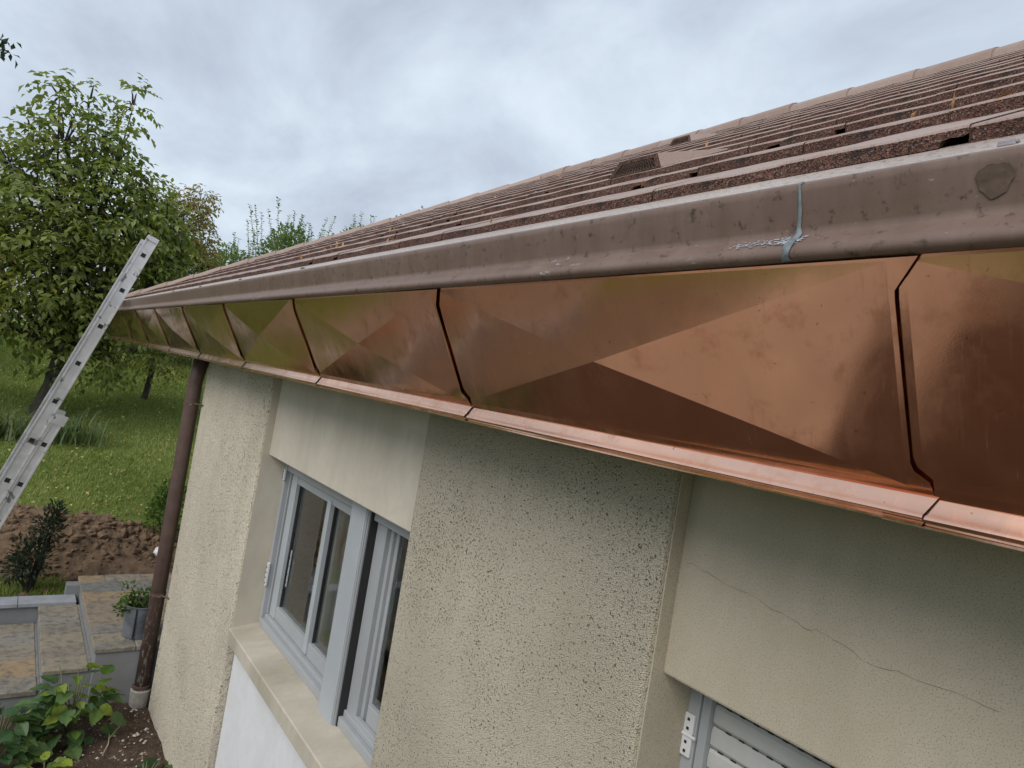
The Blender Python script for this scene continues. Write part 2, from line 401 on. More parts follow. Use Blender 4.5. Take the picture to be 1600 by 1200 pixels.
# planting bed along the house, uneven soil
v = []; f = []; nx, ny = 90, 26
for i in range(nx + 1):
    for j in range(ny + 1):
        x = -5.42 + 7.4 * i / nx; y = -.62 + 1.77 * j / ny
        h = -2.672 + .05 * mnoise.noise((x * 3, y * 3, 0)) + .028 * mnoise.noise((x * 11, y * 11, 3)) + .014 * mnoise.noise((x * 30, y * 30, 5)) - .05 * max(0, min(1, (x + 5.0) * .8)) * .6
        if j == 0: h = -2.73
        v.append((x, y, H + h))
f = [(i * (ny + 1) + j, (i + 1) * (ny + 1) + j, (i + 1) * (ny + 1) + j + 1, i * (ny + 1) + j + 1) for i in range(nx) for j in range(ny)]
struct(mesh('planting_bed', v, f, M['soil'], smooth=True))
b = B().box(-4.5, -1.9, -4.6, -.62, H - 2.72, H - 2.66); struct(b.build('garden_path', M['path']))
struct(B().box(-6.76, -4.501, -4.6, -.62, H - 2.73, H - 2.67).build('unseen_gravel_yard', simple('brown_gravel', (.135, .115, .09), .9, .4, 5, .5)))  # unseen ground, added to darken what the upper copper facets mirror
struct(B().box(-1.899, 5, -3.4, -.62, H - 2.74, H - 2.675).build('flower_bed', M['soil']))

v = []; f = []; nx, ny = 16, 12
for i in range(nx + 1):
    for j in range(ny + 1):
        x = -11.5 + 4.56 * i / nx; y = -8 + 7.0 * j / ny; v.append((x, y, H + gz(x, y) + .02))
f = [(i * (ny + 1) + j, (i + 1) * (ny + 1) + j, (i + 1) * (ny + 1) + j + 1, i * (ny + 1) + j + 1) for i in range(nx) for j in range(ny)]
struct(mesh('unseen_gravel_drive', v, f, simple('grey_gravel', (.17, .15, .125), .9, .4, 4, .5), smooth=True))  # unseen ground, added so the copper mirrors brown instead of lawn
# small stones and crumbs in the bed
b = B()
for k in range(900):
    x = rng.uniform(-5.35, -3.6); y = rng.uniform(.35, 1.13); r = rng.uniform(.004, .013) * (1.4 if y > 1. else 1)
    h = -2.672 + .05 * mnoise.noise((x * 3, y * 3, 0)) + .028 * mnoise.noise((x * 11, y * 11, 3)) - .03 * max(0, min(1, (x + 5.0) * .8))
    pv = [(x + r * a, y + r * c, H + h + r * d) for a, c, d in ((1, 0, 0), (0, 1, .1), (-1, .1, 0), (0, -1, 0), (.1, 0, .9))]
    b.add(pv, [(0, 1, 4), (1, 2, 4), (2, 3, 4), (3, 0, 4)], int(rng.random() < .45))
o = b.build('soil_crumbs', [M['clay'], simple('pale_pebble', (.42, .37, .32), .9, .3)])
o['kind'] = 'stuff'; o['label'] = 'pale pebbles and earth crumbs scattered in the planting bed'; o['category'] = 'gravel'

# ------------------------------------------------------------------ house
house = empty('house', (-2, 1.15, 0))
tag(house, 'cream roughcast house with brown tiled roof and copper clad eaves', 'house')
HP = lambda o: (setattr(o, 'parent', house), setattr(o, 'matrix_parent_inverse', Matrix.Translation((2, -1.15, 0))), o)[2]
WY = 1.15
def hb(name, mats, *boxes, bev=0):
    b = B()
    for q in boxes:
        q = list(q); q[4] += H; q[5] += H
        b.bbox(*q, b=bev) if bev else b.box(*q)
    return HP(b.build(name, mats))
TOPZ = .03
hb('pier', M['roughcast_fine'], (-5.32, -3.74, WY, 1.45, -2.9, TOPZ), bev=.012)['label'] = 'cream roughcast corner pier beside the downpipe'
hb('pier', M['roughcast'], (-1.98, -.90, WY, 1.45, -2.9, TOPZ), bev=.012)['label'] = 'coarse pitted roughcast pier between the two windows'
hb('pier', M['roughcast'], (.86, 1.98, WY, 1.45, -2.9, TOPZ), bev=.012)
for x0, x1, m in ((-3.74, -1.98, 'plaster'), (-.90, .86, 'plaster2')):
    hb('lintel', M[m], (x0 + .001, x1 - .001, 1.20, 1.449, -.53, TOPZ - .002), bev=.006)
    for xa in (x0 + .0005, x1 - .004): hb('reveal', M[m], (xa, xa + .0035, 1.162, 1.44, -1.55, -.02))
    hb('spandrel_panel', M['panel_white'], (x0 + .006, x1 - .006, 1.20, 1.447, -2.9, -1.57))
    b = B(); b.ext([(1.146, H - 1.508), (1.152, H - 1.503), (1.42, H - 1.463), (1.42, H - 1.60), (1.21, H - 1.60), (1.205, H - 1.575), (1.146, H - 1.575)], x0 + .002, x1 - .002)
    HP(b.build('window_sill', M['sill']))
# side and back walls, floor, soffit close the house off
hb('side_wall', M['roughcast_fine'], (-5.318, -5.05, 1.452, 7.3, -2.9, TOPZ))
hb('rear_wall', M['roughcast_fine'], (-5.049, 6.0, 7.1, 7.298, -2.9, TOPZ), (5.8, 6.0, 1.46, 7.09, -2.9, TOPZ), (1.982, 6.0, 1.152, 1.45, -2.9, TOPZ))
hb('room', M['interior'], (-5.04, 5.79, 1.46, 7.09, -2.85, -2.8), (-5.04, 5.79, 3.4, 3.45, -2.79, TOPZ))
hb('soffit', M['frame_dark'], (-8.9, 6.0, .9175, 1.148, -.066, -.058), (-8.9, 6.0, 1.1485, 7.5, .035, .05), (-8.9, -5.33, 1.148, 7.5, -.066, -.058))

# crack in the right-hand lintel, a thin darker line on the plaster
b = B(); x = -.88; z = H - .285; pts = []
while x < -.30:
    pts.append((x, 1.1992, z)); x += rng.uniform(.008, .02); z += rng.normal(-.0012, .0028)
pz = [(p[0], p[2]) for p in pts]
for (xa, za), (xb, zb) in zip(pz[:-1], pz[1:]):
    t = .0007; t = .00026 * (1 + .5 * math.sin(xa * 90)); b.add([(xa, 1.1990, za - t), (xb, 1.1990, zb - t), (xb, 1.1990, zb + t), (xa, 1.1990, za + t)], [(0, 1, 2, 3)])
HP(b.build('plaster_crack', simple('crack_line', (.21, .18, .14), 1, .2, 8, 0, spec=0)))

# ---- window (left opening)
def zb(x0, x1, y0, y1, z0, z1): return (x0, x1, y0, y1, H + z0, H + z1)
b = B()
b.bbox(*zb(-3.735, -3.700, 1.300, 1.40, -1.475, -.50), b=.003); b.bbox(*zb(-3.6995, -2.0, 1.295, 1.40, -1.480, -1.440), b=.004)
b.bbox(*zb(-3.69, -2.0, 1.315, 1.40, -1.4398, -1.415), b=.004)
b.bbox(*zb(-3.6995, -2.0, 1.305, 1.40, -.605, -.50), b=.003); b.bbox(*zb(-3.6995, -3.685, 1.325, 1.40, -1.4148, -.606), b=.002)
win = HP(b.build('window', M['frame']))
win['label'] = 'grey framed casement window with a wide central post'
def wp(name, mat, *boxes, bev=.003, par=None):
    for q in boxes:
        b = B(); b.bbox(*zb(*q), b=bev); o = b.build(name, mat); o.parent = par or win
    return o
wp('rail', M['frame'], (-3.655, -2.722, 1.338, 1.385, -1.412, -1.345), (-3.655, -2.722, 1.338, 1.385, -.66, -.607))
wp('stile', M['frame_pale'], (-3.672, -3.592, 1.332, 1.386, -1.413, -.606))
wp('stile', M['frame_pale'], (-2.752, -2.721, 1.336, 1.386, -1.344, -.661))
wp('mullion', M['frame_pale'], (-3.125, -3.083, 1.328, 1.384, -1.40, -.64))
wp('gasket', M['frame_dark'], (-3.684, -3.674, 1.345, 1.39, -1.41, -.607), (-3.5915, -3.584, 1.352, 1.38, -1.344, -.661), (-3.0825, -3.076, 1.352, 1.38, -1.344, -.661), bev=.001)
wp('pane', M['glass'], (-3.583, -3.126, 1.360, 1.364, -1.3445, -.6605), bev=.0005)
wp('pane', M['glass'], (-3.0755, -2.753, 1.360, 1.364, -1.3445, -.6605), bev=.0005)
post = wp('post', M['frame_pale'], (-2.72, -2.575, 1.272, 1.39, -1.490, -.51), bev=.005)
wp('groove_strip', M['frame'], (-2.5745, -2.566, 1.278, 1.39, -1.490, -.51), (-2.5655, -2.559, 1.284, 1.39, -1.488, -.51), bev=.001)
wp('gasket', M['frame_dark'], (-2.5585, -2.550, 1.291, 1.39, -1.487, -.51), bev=.001)
wp('stile', M['frame'], (-2.5495, -2.46, 1.325, 1.39, -1.48, -.51), (-2.4595, -2.435, 1.345, 1.39, -1.43, -.51), (-2.4345, -2.41, 1.36, 1.39, -1.43, -.51))
wp('rail', M['frame'], (-2.459, -2.0, 1.322, 1.344, -1.435, -1.40), (-2.409, -2.0, 1.346, 1.39, -1.43, -1.33))
wp('pane', M['glass'], (-2.4095, -1.99, 1.366, 1.37, -1.33, -.51), bev=.0005)
for z0, z1 in ((-1.26, -1.13), (-.66, -.60)):
    b = B(); b.bbox(*zb(-3.712, -3.690, 1.286, 1.2995, z0, z1), b=.003)
    for k in range(4): b.box(*zb(-3.705, -3.697, 1.2835, 1.2858, z0 + (z1 - z0) * (k + .5) / 4.5, z0 + (z1 - z0) * (k + .5) / 4.5 + .007), 1)
    o = b.build('hinge', [M['hinge'], M['black']]); o.parent = win
b = B(); b.bbox(*zb(-3.560, -3.548, 1.352, 1.359, -1.22, -1.02), b=.002)
for k in range(4): b.box(*zb(-3.557, -3.551, 1.3505, 1.3518, -1.2 + .045 * k, -1.194 + .045 * k), 1)
o = b.build('latch_plate', [M['frame'], M['black']]); o.parent = win
# curtain behind the left pane
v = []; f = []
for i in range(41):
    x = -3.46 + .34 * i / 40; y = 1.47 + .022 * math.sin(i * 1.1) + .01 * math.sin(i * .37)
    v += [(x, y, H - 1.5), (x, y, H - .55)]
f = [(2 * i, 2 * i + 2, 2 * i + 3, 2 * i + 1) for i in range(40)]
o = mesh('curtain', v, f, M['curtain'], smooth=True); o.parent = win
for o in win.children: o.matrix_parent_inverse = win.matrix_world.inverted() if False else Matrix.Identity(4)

# ---- folding metal shutter (right opening)
b = B(); b.bbox(*zb(-.898, -.868, 1.312, 1.38, -1.46, -.50), b=.003); b.bbox(*zb(-.867, -.845, 1.318, 1.37, -1.46, -.50), b=.003)
b.bbox(*zb(.80, .858, 1.312, 1.38, -1.46, -.50), b=.003); b.box(*zb(-.84, .80, 1.36, 1.375, -1.46, -.50))
sh = HP(b.build('shutter', M['frame'])); sh['label'] = 'grey metal louvre shutter with slotted slats'
pitch_s = .0485
slat = None; slots = None
for k in range(19):
    zt = -.545 - k * pitch_s
    if slat is None:
        pr = [(1.340, H + zt), (1.3355, H + zt - .006), (1.3345, H + zt - .022), (1.3352, H + zt - .038), (1.341, H + zt - .0455), (1.355, H + zt - .0455), (1.355, H + zt)]
        slat = B().ext(pr, -.844, .799).build('slat', M['slat']); slat.parent = sh
        b = B(); x = -.825
        while x < .78: b.box(x, x + .013, 1.3385, 1.3398, H + zt + .0003, H + zt + .0028); x += .033
        slots = b.build('slot_row', M['black']); slots.parent = sh; slots['kind'] = 'stuff'
    else:
        clone(slat, sh, (0, 0, -k * pitch_s)); clone(slots, sh, (0.006 * (k % 3), 0, -k * pitch_s))
b = B(); b.bbox(*zb(-.896, -.871, 1.303, 1.3115, -.672, -.628), b=.002); b.bbox(*zb(-.896, -.871, 1.303, 1.3115, -.722, -.678), b=.002)
b.tube([(-.902, 1.304, H - .675), (-.862, 1.304, H - .675)], .004, 8)
for zc in (-.640, -.660, -.690, -.710): b.lathe([(0, 0), (.0035, 0)], (-.884, 1.30, H + zc), 8, 1) if False else b.box(*zb(-.887, -.881, 1.3015, 1.3028, zc - .003, zc + .003), 1)
o = b.build('hinge', [M['hinge'], M['black']]); o.parent = sh

# ---- copper panels: point-folded sheets lapped one over the next, with moulded drip edge
Pt, Pb = Vector((.752, .248)), Vector((.9155, -.036))          # top / bottom of the folded field in (y, z)
dn = (Pb - Pt); Lp = dn.length; dn.normalize(); nout = Vector((dn.y, -dn.x)); nout = nout if nout.x < 0 else -nout
def cp(x, s, lift=0.): q = Pt + dn * s + nout * lift; return (x, q.x, H + q.y)
PW = 1.04
def panel(xr, width, lift=.0, seed=0):
    """xr = right-hand (lapping) edge; a flat rim round four facets that rise to a point"""
    xl = xr - width - .035; r_ = random.Random(seed); ox = r_.uniform(0, 50)
    t0, t1 = .004, Lp - .016; ax0, ax1 = xr - width + .012, xr - .006; RAISE = .019
    ctr = ((ax0 + ax1) / 2 + r_.uniform(-.012, .012), (t0 + t1) / 2)
    def P(x, s, h):
        s = .021 + s * (Lp - .021) / Lp
        h += .0016 * mnoise.noise((x * 3.2 + ox, s * 5, seed)) + .0005 * mnoise.noise((x * 9 + ox, s * 11, seed))
        e = max(0, min(1, (x - xl) / (xr - xl))); return cp(x, s, h + .0015 + .0062 * e ** 3 * max(0., min(1., (Lp - s) / .03)) + lift)
    def edge_x(s):
        if s < .042: return xr + .028 * (1 - s / .042)
        if s > Lp - .044: return xr + .022 * min(1, (s - (Lp - .044)) / .018)
        return xr
    v = []; f = []
    def grid(fn, nu, nv):
        k = len(v)
        for i in range(nu + 1):
            for j in range(nv + 1): v.append(fn(i / nu, j / nv))
        for i in range(nu):
            for j in range(nv):
                q = k + i * (nv + 1) + j; f.append((q, q + nv + 1, q + nv + 2, q + 1))
    def facet(A, Bp, nu, nv):      # collapses to the point; vertices not shared with its neighbours, so the folds stay crisp
        grid(lambda u, w: P((A[0] + (Bp[0] - A[0]) * u) * (1 - w * .999) + ctr[0] * w * .999, (A[1] + (Bp[1] - A[1]) * u) * (1 - w * .999) + ctr[1] * w * .999, RAISE * w * .999), nu, nv)
    c00, c10, c11, c01 = (ax0, t0), (ax1, t0), (ax1, t1), (ax0, t1)
    facet(c00, c10, 30, 12); facet(c10, c11, 12, 20); facet(c11, c01, 30, 12); facet(c01, c00, 12, 20)
    grid(lambda u, w: P(ax0 + (ax1 - ax0) * u, t0 * w, 0), 30, 2)
    grid(lambda u, w: P(ax0 + (ax1 - ax0) * u, t1 + (Lp - t1) * w, 0), 30, 2)
    grid(lambda u, w: P(xl + (ax0 - xl) * u, Lp * w, 0), 2, 24)
    grid(lambda u, w: P(ax1 + (edge_x(Lp * w) - ax1) * u, Lp * w, 0), 1, 24)
    k0 = len(v)                    # sheet thickness on the lapping edge
    for j in range(25):
        q = P(edge_x(Lp * j / 24), Lp * j / 24, 0); v.append(q); v.append((q[0] + .0002, q[1] - nout.x * .0011, q[2] - nout.y * .0011))
    f += [(k0 + 2 * j, k0 + 2 * j + 1, k0 + 2 * j + 3, k0 + 2 * j + 2) for j in range(20)]
    o = mesh('copper_panel', v, f, M['copper'], smooth=True)
    HP(o)
    # bottom flat strip and moulding
    b = B()
    yb, zb_ = Pb.x, Pb.y
    pr = [(yb + .0075, -.0335), (yb + .0035, -.0356), (.9130, -.0366), (.9098, -.0445), (.9050, -.0560), (.9022, -.0588), (.9010, -.0622), (.9030, -.0655), (.9085, -.0672), (.9085, -.0692), (.9052, -.0706), (.9052, -.0732), (.915, -.0745)]
    x0, x1 = xl + .004, xr + .027
    nseg = 16; vv = []; ff = []; n = len(pr)
    for i in range(nseg + 1):
        t = i / nseg; x = x0 + (x1 - x0) * t; li = .0028 * t
        for q, (y, z) in enumerate(pr):
            skew = -.010 * max(0, min(1, (-.036 - z) / .022)) * (1 if i == nseg else 0)
            wv = .0006 * mnoise.noise((x * 6 + ox, q * .8, 2))
            vv.append((x + skew, y - li + wv, H + z + li * .6 + wv))
    for i in range(nseg):
        for j in range(n - 1):
            a = i * n + j; ff.append((a, a + n, a + n + 1, a + 1))
    d = mesh('drip_edge', vv, ff, M['copper_trim']); autosmooth(d, 40)
    d.parent = o
    return o
for k in range(-2, 9):
    panel(-.35 - PW * k, PW, 0, 5 + k)
panel(-.35 - PW * 9 + .72, .25, 0, 40) if False else None

# ---- eave metal (apron, face, bead), in lengths with a soldered joint
def eave_length(x0, x1, seed):
    fp = [(.86, .392), (.795, .353), (.764, .3362), (.7580, .3325), (.7558, .3290), (.7570, .3200), (.7635, .2950), (.7685, .2780), (.7700, .2700)]
    bead = [(.7665, .2648), (.7520, .2512), (.7472, .2450), (.7455, .2390), (.7470, .2335), (.7520, .2300), (.7600, .2288), (.7660, .2310)]
    pr = fp + bead; nb = len(fp)
    nseg = max(2, int((x1 - x0) / .09)); n = len(pr); vv = []; ff = []; mm = []
    for i in range(nseg + 1):
        x = x0 + (x1 - x0) * i / nseg
        for q, (y, z) in enumerate(pr):
            wv = .0016 * mnoise.noise((x * 2.3, q * .15, seed)) + .0006 * mnoise.noise((x * 9, q * .3, seed))
            vv.append((x, y + wv, H + z + wv * .6))
    for i in range(nseg):
        for j in range(n - 1):
            a = i * n + j; ff.append((a, a + n, a + n + 1, a + 1)); mm.append(1 if j < 2 else (2 if j >= nb - 2 else 0))
    o = mesh('eave_gutter', vv, ff, [M['gutter'], M['apron'], M['bead']], fmat=mm); autosmooth(o, 50); return HP(o)
JX = -.473
g1 = eave_length(JX, 3.0, 1); g2 = eave_length(-4.6, JX, 2); g3 = eave_length(-9.0, -4.6, 3)
g2['label'] = 'brown eave metal with worn pale streaks along its bead'
# joint: blue patina strip over the face, corroded solder on the bead
pr = [(.7600, .3350), (.7560, .3325), (.7540, .3290), (.7552, .3195), (.7618, .2945), (.7668, .2776), (.7680, .2705), (.7648, .2660), (.7505, .2525), (.7455, .2455), (.7438, .2390), (.7455, .2325), (.7510, .2285)]
b = B(); vv = []; n = len(pr)
for i in range(5):
    for q, (y, z) in enumerate(pr):
        wdt = (.0024 if q < 6 else .0052) * (1 + .25 * math.sin(q * 1.7))
        t = (i - 2) / 2; vv.append((JX + t * wdt + .001 * math.sin(q * 2.1), y - .002 * (1 - t * t), H + z))
b.add(vv, [(i * n + j, (i + 1) * n + j, (i + 1) * n + j + 1, i * n + j + 1) for i in range(4) for j in range(n - 1)])
o = b.build('soldered_joint', M['patina'], g2, True)
b = B()
for k in range(170):
    q = rng.random(); a = -.085 * q ** 1.3 + rng.normal(0, .007) if rng.random() < .7 else rng.normal(0, .012); x = JX + a
    th = np.clip(rng.normal(.5, .24), .02, .98); y = .7662 + (.7505 - .7662) * th - .0006; z = .2650 + (.2508 - .2650) * th + .0006
    sx = rng.uniform(.001, .0045) * (1.1 if abs(a) < .02 else .7); sz = rng.uniform(.0004, .0012)
    b.add([(x - sx, y, H + z), (x + rng.normal(0, sx * .4), y - sz, H + z - sz), (x + sx, y, H + z + .0003), (x + rng.normal(0, sx * .4), y + sz, H + z + sz * .8)], [(0, 1, 2, 3)])
o = b.build('solder_corrosion', M['corrosion'], g2); o['kind'] = 'stuff'
b = B(); pv = []
for k in range(22):
    a = 2 * math.pi * k / 22; r = .0165 * (1 + .10 * math.sin(3 * a) + .06 * math.sin(7 * a + 1))
    z = .302 + r * math.sin(a); y = .7570 + (.3200 - z) * .30 - .0022; pv.append((-.262 + r * math.cos(a), y, H + z))
b.add(pv, [tuple(range(22))]); o = b.build('rust_stain', simple('rust_stain', (.112, .074, .058), .7, .35, 70, .2), g1)
# little holding clips on the apron
for x in (-.262, -2.42, -3.28, -4.15, -5.0):
    b = B(); b.bbox(x - .009, x + .009, .778, .796, H + .346, H + .3505, b=.0012); b.bbox(x - .008, x + .008, .775, .782, H + .3425, H + .3458, b=.001)
    o = b.build('gutter_clip', M['clip'] if x == -.262 else M['pipe'], g1 if x > JX else g2)
# return eave on the hip end
hb('return_gutter', M['gutter'], (-9.06, -8.985, .78, 7.6, .23, .335), bev=.01)
hb('return_fascia', M['copper'], (-9.0, -8.93, .92, 7.6, -.07, .229), bev=.004)

# ---- roof
YE, ZE, T, GA, TH, TW = .85, .386, .6, .272, .0235, .245
XC, YR = -8.9, 4.24
zr = ZE + T * (YR - YE); XR = XC + (YR - YE)
lo = -.03
rv = [(XC, YE, H + ZE + lo), (6, YE, H + ZE + lo), (6, YR, H + zr + lo), (XR, YR, H + zr + lo), (6, 2 * YR - YE, H + ZE + lo), (XC, 2 * YR - YE, H + ZE + lo)]
roof = HP(mesh('roof', rv, [(0, 1, 2, 3), (0, 3, 5), (3, 2, 4, 5), (1, 4, 2)], M['tile_edge']))
roof['label'] = 'brown concrete tiled hip roof with stepped courses'
# one tile: slab with an interlock notch at its right-hand edge
ts = (T * GA - TH) / GA                                       # slope of the tile's own top
L = GA + .05
def make_tile(seed, chip):
    r_ = random.Random(seed)
    w0 = TW - .002
    prof = [(0, 0), (w0, 0), (w0, TH), (w0 * .66, TH - .0008), (w0 * .33, TH + .0008), (0, TH)]
    if chip == 1: prof = [(0, 0), (w0 - .030, 0), (w0 - .027, TH * .34), (w0 - .018, TH * .46), (w0 - .006, TH * .38), (w0, TH * .5), (w0, TH), (w0 * .66, TH - .0008), (w0 * .33, TH + .0008), (0, TH)]
    if chip == 2: prof = [(0, 0), (.05, 0), (.058, TH * .36), (.085, TH * .44), (.092, 0), (w0 - .02, 0), (w0 - .02, TH * .5), (w0, TH * .5), (w0, TH), (w0 * .5, TH + .0006), (.09, TH - .003), (.06, TH - .001), (0, TH)]
    n = len(prof); v = []
    for y, dz in ((0, -.0042), (.0028, -.0012), (.0075, 0), (L, 0)):
        for x, z in prof:
            top = z > TH * .7
            v.append((x + r_.uniform(-.0005, .0005), y + (r_.uniform(-.0009, .0009) if y < .001 else 0), z + y * ts + (dz + r_.uniform(-.0006, .0006) if top else 0)))
    f = [tuple(range(n))]; mi = [1]
    for q in range(3):
        for j in range(n):
            k = (j + 1) % n; f.append((q * n + j, q * n + j + n, q * n + k + n, q * n + k)); up_ = prof[j][1] > TH * .8 and prof[k][1] > TH * .8
            mi.append(0 if up_ else 1)
    f.append(tuple(range(4 * n - 1, 3 * n - 1, -1))); mi.append(1)
    return mesh('tile', v, f, [M['tile_top'], M['tile_edge']], fmat=mi)
protos = [make_tile(1, 0), make_tile(2, 0), make_tile(3, 1), make_tile(4, 2)]
slots_ = []
ncourse = int((YR - YE) / GA)
for i in range(ncourse + 1):
    y = YE + GA * i; z = ZE + T * GA * i; hx = XC + (y - YE)
    off = (-.325 + .5 * TW * (i % 2) + .03 * math.sin(i * 3.7)) % TW
    k0 = math.ceil((hx - off) / TW); x = off + k0 * TW
    while x < 3.2:
        slots_.append((x, y, z, i)); x += TW
slots_.sort(key=lambda s: (s[0] ** 2 + s[1] ** 2) if s[0] < .1 else 900 + s[0])
near, rest = slots_[:300], slots_[300:]
used = [False] * 4
for x, y, z, i in near:
    pi = int(rng.choice(4, p=(.44, .40, .10, .06)))
    loc = (x + rng.normal(0, .0008), y + rng.normal(0, .0011), H + z + rng.normal(0, .0004))
    rot = (rng.normal(0, .0012), rng.normal(0, .0012), rng.normal(0, .002))
    if not used[pi]:
        o = protos[pi]; o.parent = roof; o.location = loc; o.rotation_euler = rot; used[pi] = True
    else: clone(protos[pi], roof, loc, rot)
b = B()
pm = protos[0].data
for x, y, z, i in rest:
    vs = [(p.co.x + x, p.co.y + y, p.co.z + H + z) for p in pm.vertices]
    k = len(b.v); b.v += vs
    for p in pm.polygons: b.f.append(tuple(q + k for q in p.vertices)); b.m.append(p.material_index)
o = b.build('tile_field', [M['tile_top'], M['tile_edge']], roof); o['kind'] = 'stuff'
# ridge and hip caps
def cap(L_, r0, r1, seg=8):
    v = []
    for t, r in ((0, r0), (1, r1)):
        for k in range(seg + 1):
            a = math.radians(-8) + math.radians(196) * k / seg
            v.append((t * L_, r * math.cos(a) * 1.4, r * math.sin(a) * .95))
    n = seg + 1; f = [(k, k + 1, k + 1 + n, k + n) for k in range(seg)] + [tuple(range(n - 1, -1, -1)), tuple(range(n, 2 * n))]
    return mesh('ridge_tile', v, f, [M['tile_top']], smooth=False)
rc_ = cap(.45, .098, .106); autosmooth(rc_, 50); first = True
x = XR - .15
while x < 4.5:
    if first: o = rc_; o.parent = roof; first = False
    else: o = clone(rc_, roof)
    o.location = (x, YR, H + zr - .062 + rng.normal(0, .002)); o.rotation_euler = (0, rng.normal(.0, .004), rng.normal(0, .004)); x += .41
hd = Vector((XR - XC, YR - YE, zr - ZE)); hl = hd.length; hd.normalize()
ang = math.atan2(hd.y, hd.x); el = math.asin(hd.z)
s = .0; nh = 0
while s < hl - .2:
    o = clone(rc_, roof); o.name = 'hip_tile' if nh == 0 else 'hip_tile.%03d' % nh; nh += 1
    p = Vector((XC, YE, ZE)) + hd * s
    o.location = (p.x, p.y, H + p.z - .03); o.scale = (.82, .8, .62); o.rotation_euler = (0, -el - .02, ang); s += .335
# hooded vents
def vent(xc, i, wdt):
    y = YE + GA * i; z = H + ZE + T * GA * i + TH
    h_ = .05; d = .30; w1, w2 = wdt / 2, wdt / 2 * .72
    yb_ = y + d; zb_ = z + d * (ts + .03)
    fv = [(xc - w1, y, z), (xc + w1, y, z), (xc + w2, y + .008, z + h_), (xc - w2, y + .008, z + h_)]
    r_ = .018
    iv = [(xc - w1 + r_ * 1.3, y, z + .006), (xc + w1 - r_ * 1.3, y, z + .006), (xc + w2 - r_ * .7, y + .007, z + h_ - .012), (xc - w2 + r_ * .7, y + .007, z + h_ - .012)]
    bv = [(xc - w1 * 1.15, yb_, zb_), (xc + w1 * 1.15, yb_, zb_)]
    inn = [(p[0], p[1] + .035, p[2] + .01) for p in iv]
    v = fv + iv + bv + inn
    f = [(0, 1, 5, 4), (1, 2, 6, 5), (2, 3, 7, 6), (3, 0, 4, 7), (1, 9, 2), (0, 3, 8), (2, 9, 8, 3), (4, 5, 11, 10), (5, 6, 12, 11), (6, 7, 13, 12), (7, 4, 10, 13), (10, 11, 12, 13)]
    o = mesh('roof_vent', v, f, [M['tile_edge'], M['tile_top'], M['black']], roof, fmat=[0, 0, 0, 0, 1, 1, 1, 2, 2, 2, 2, 2])
    b = B()
    for row in range(6):
        t = (row + .5) / 6; zz_ = z + .008 + (h_ - .022) * t; ww = w1 + (w2 - w1) * t - r_ * 1.15
        b.tube([(xc - ww, y + .004, zz_), (xc + ww, y + .004, zz_)], .0007, 4)
    for c in range(15):
        t = (c + .5) / 15 * 2 - 1
        b.tube([(xc + (w1 - r_) * t, y + .003, z + .007), (xc + (w2 - r_) * t, y + .009, z + h_ - .013)], .0007, 4)
    g_ = b.build('vent_grille', M['gutter'], roof)
vent(-1.43, 2, .215); vent(-2.80, 8.2, .18)

# ---- downpipe
px, py = -5.385, 1.095
b = B(); b.tube([(px + .02, py + .02, H - .05), (px, py, H - .25), (px, py, H - 1.2), (px, py, H - 2.56)], .052, 20)
dp = HP(b.build('downpipe', M['pipe'], smooth=True)); dp['label'] = 'brown round downpipe at the house corner, paint flaking at its foot'
for z in (-.42, -1.86):
    b = B(); b.lathe([(.0525, -.012), (.056, -.012), (.056, .012), (.0525, .012)], (px, py, H + z), 20); b.tube([(px + .05, py + .01, H + z), (px + .14, py + .06, H + z)], .006, 6)
    o = b.build('pipe_bracket', M['pipe'], dp, False); autosmooth(o)
b = B(); b.lathe([(.053, -.02), (.062, -.02), (.064, -.008), (.062, .004), (.053, .006)], (px, py, H - 2.545), 20); o = b.build('pipe_collar', M['pipe'], dp); autosmooth(o)
b = B(); b.lathe([(0, -.16), (.058, -.16), (.066, -.12), (.070, -.04), (.072, -.004), (.066, 0), (.05, .0)], (px, py, H - 2.57), 20)
o = b.build('pipe_socket', simple('grey_socket', (.33, .31, .28), .8, .25, 30, .2), dp); autosmooth(o)

# ------------------------------------------------------------------ terrace, steps, low wall
ter = empty('stone_terrace', (-6.2, 1.5, H - 2.7))
tag(ter, 'sandstone paved terrace and steps beside the house corner', 'terrace')
def TP(o, par=None):
    if par is None: o.parent = ter; o.matrix_parent_inverse = Matrix.Translation((6.2, -1.5, -(H - 2.7)))
    else: o.parent = par
    return o
def slabs(x0, x1, y0, y1, zt, rows, parent, seed, th=.035, horizontal=True):
    """irregular paving: rows along x, each cut into 1-3 stones along y"""
    r_ = random.Random(seed); cuts = [x0]
    while cuts[-1] < x1 - .12: cuts.append(min(x1, cuts[-1] + r_.uniform(*rows)))
    if x1 - cuts[-1] > .001: cuts[-1] = x1
    for a, c in zip(cuts[:-1], cuts[1:]):
        k = max(1, round((y1 - y0) / r_.uniform(.16, .42) * (.6 if y1 - y0 < .5 else 1)))
        ycs = [y0 + (y1 - y0) * (q + (r_.uniform(-.18, .18) if 0 < q < k else 0)) / k for q in range(k + 1)]
        for p, q in zip(ycs[:-1], ycs[1:]):
            b = B(); g_ = .0035; dz = r_.uniform(-.003, .003)
            b.bbox(a + g_, c - g_, p + g_, q - g_, H + zt - th, H + zt + dz, b=.005)
            o = b.build('slab', M['stone']); o.parent = parent
def core(name, x0, x1, y0, y1, z0, z1, mat, parent=None):
    return TP(B().box(x0, x1, y0, y1, H + z0, H + z1).build(name, mat), parent)
p1 = core('platform', -7.08, -5.40, .765, 3.8, -2.9, -2.272, M['foundation'])
s2 = core('step', -6.76, -5.46, .475, .764, -2.9, -2.422, M['foundation'])
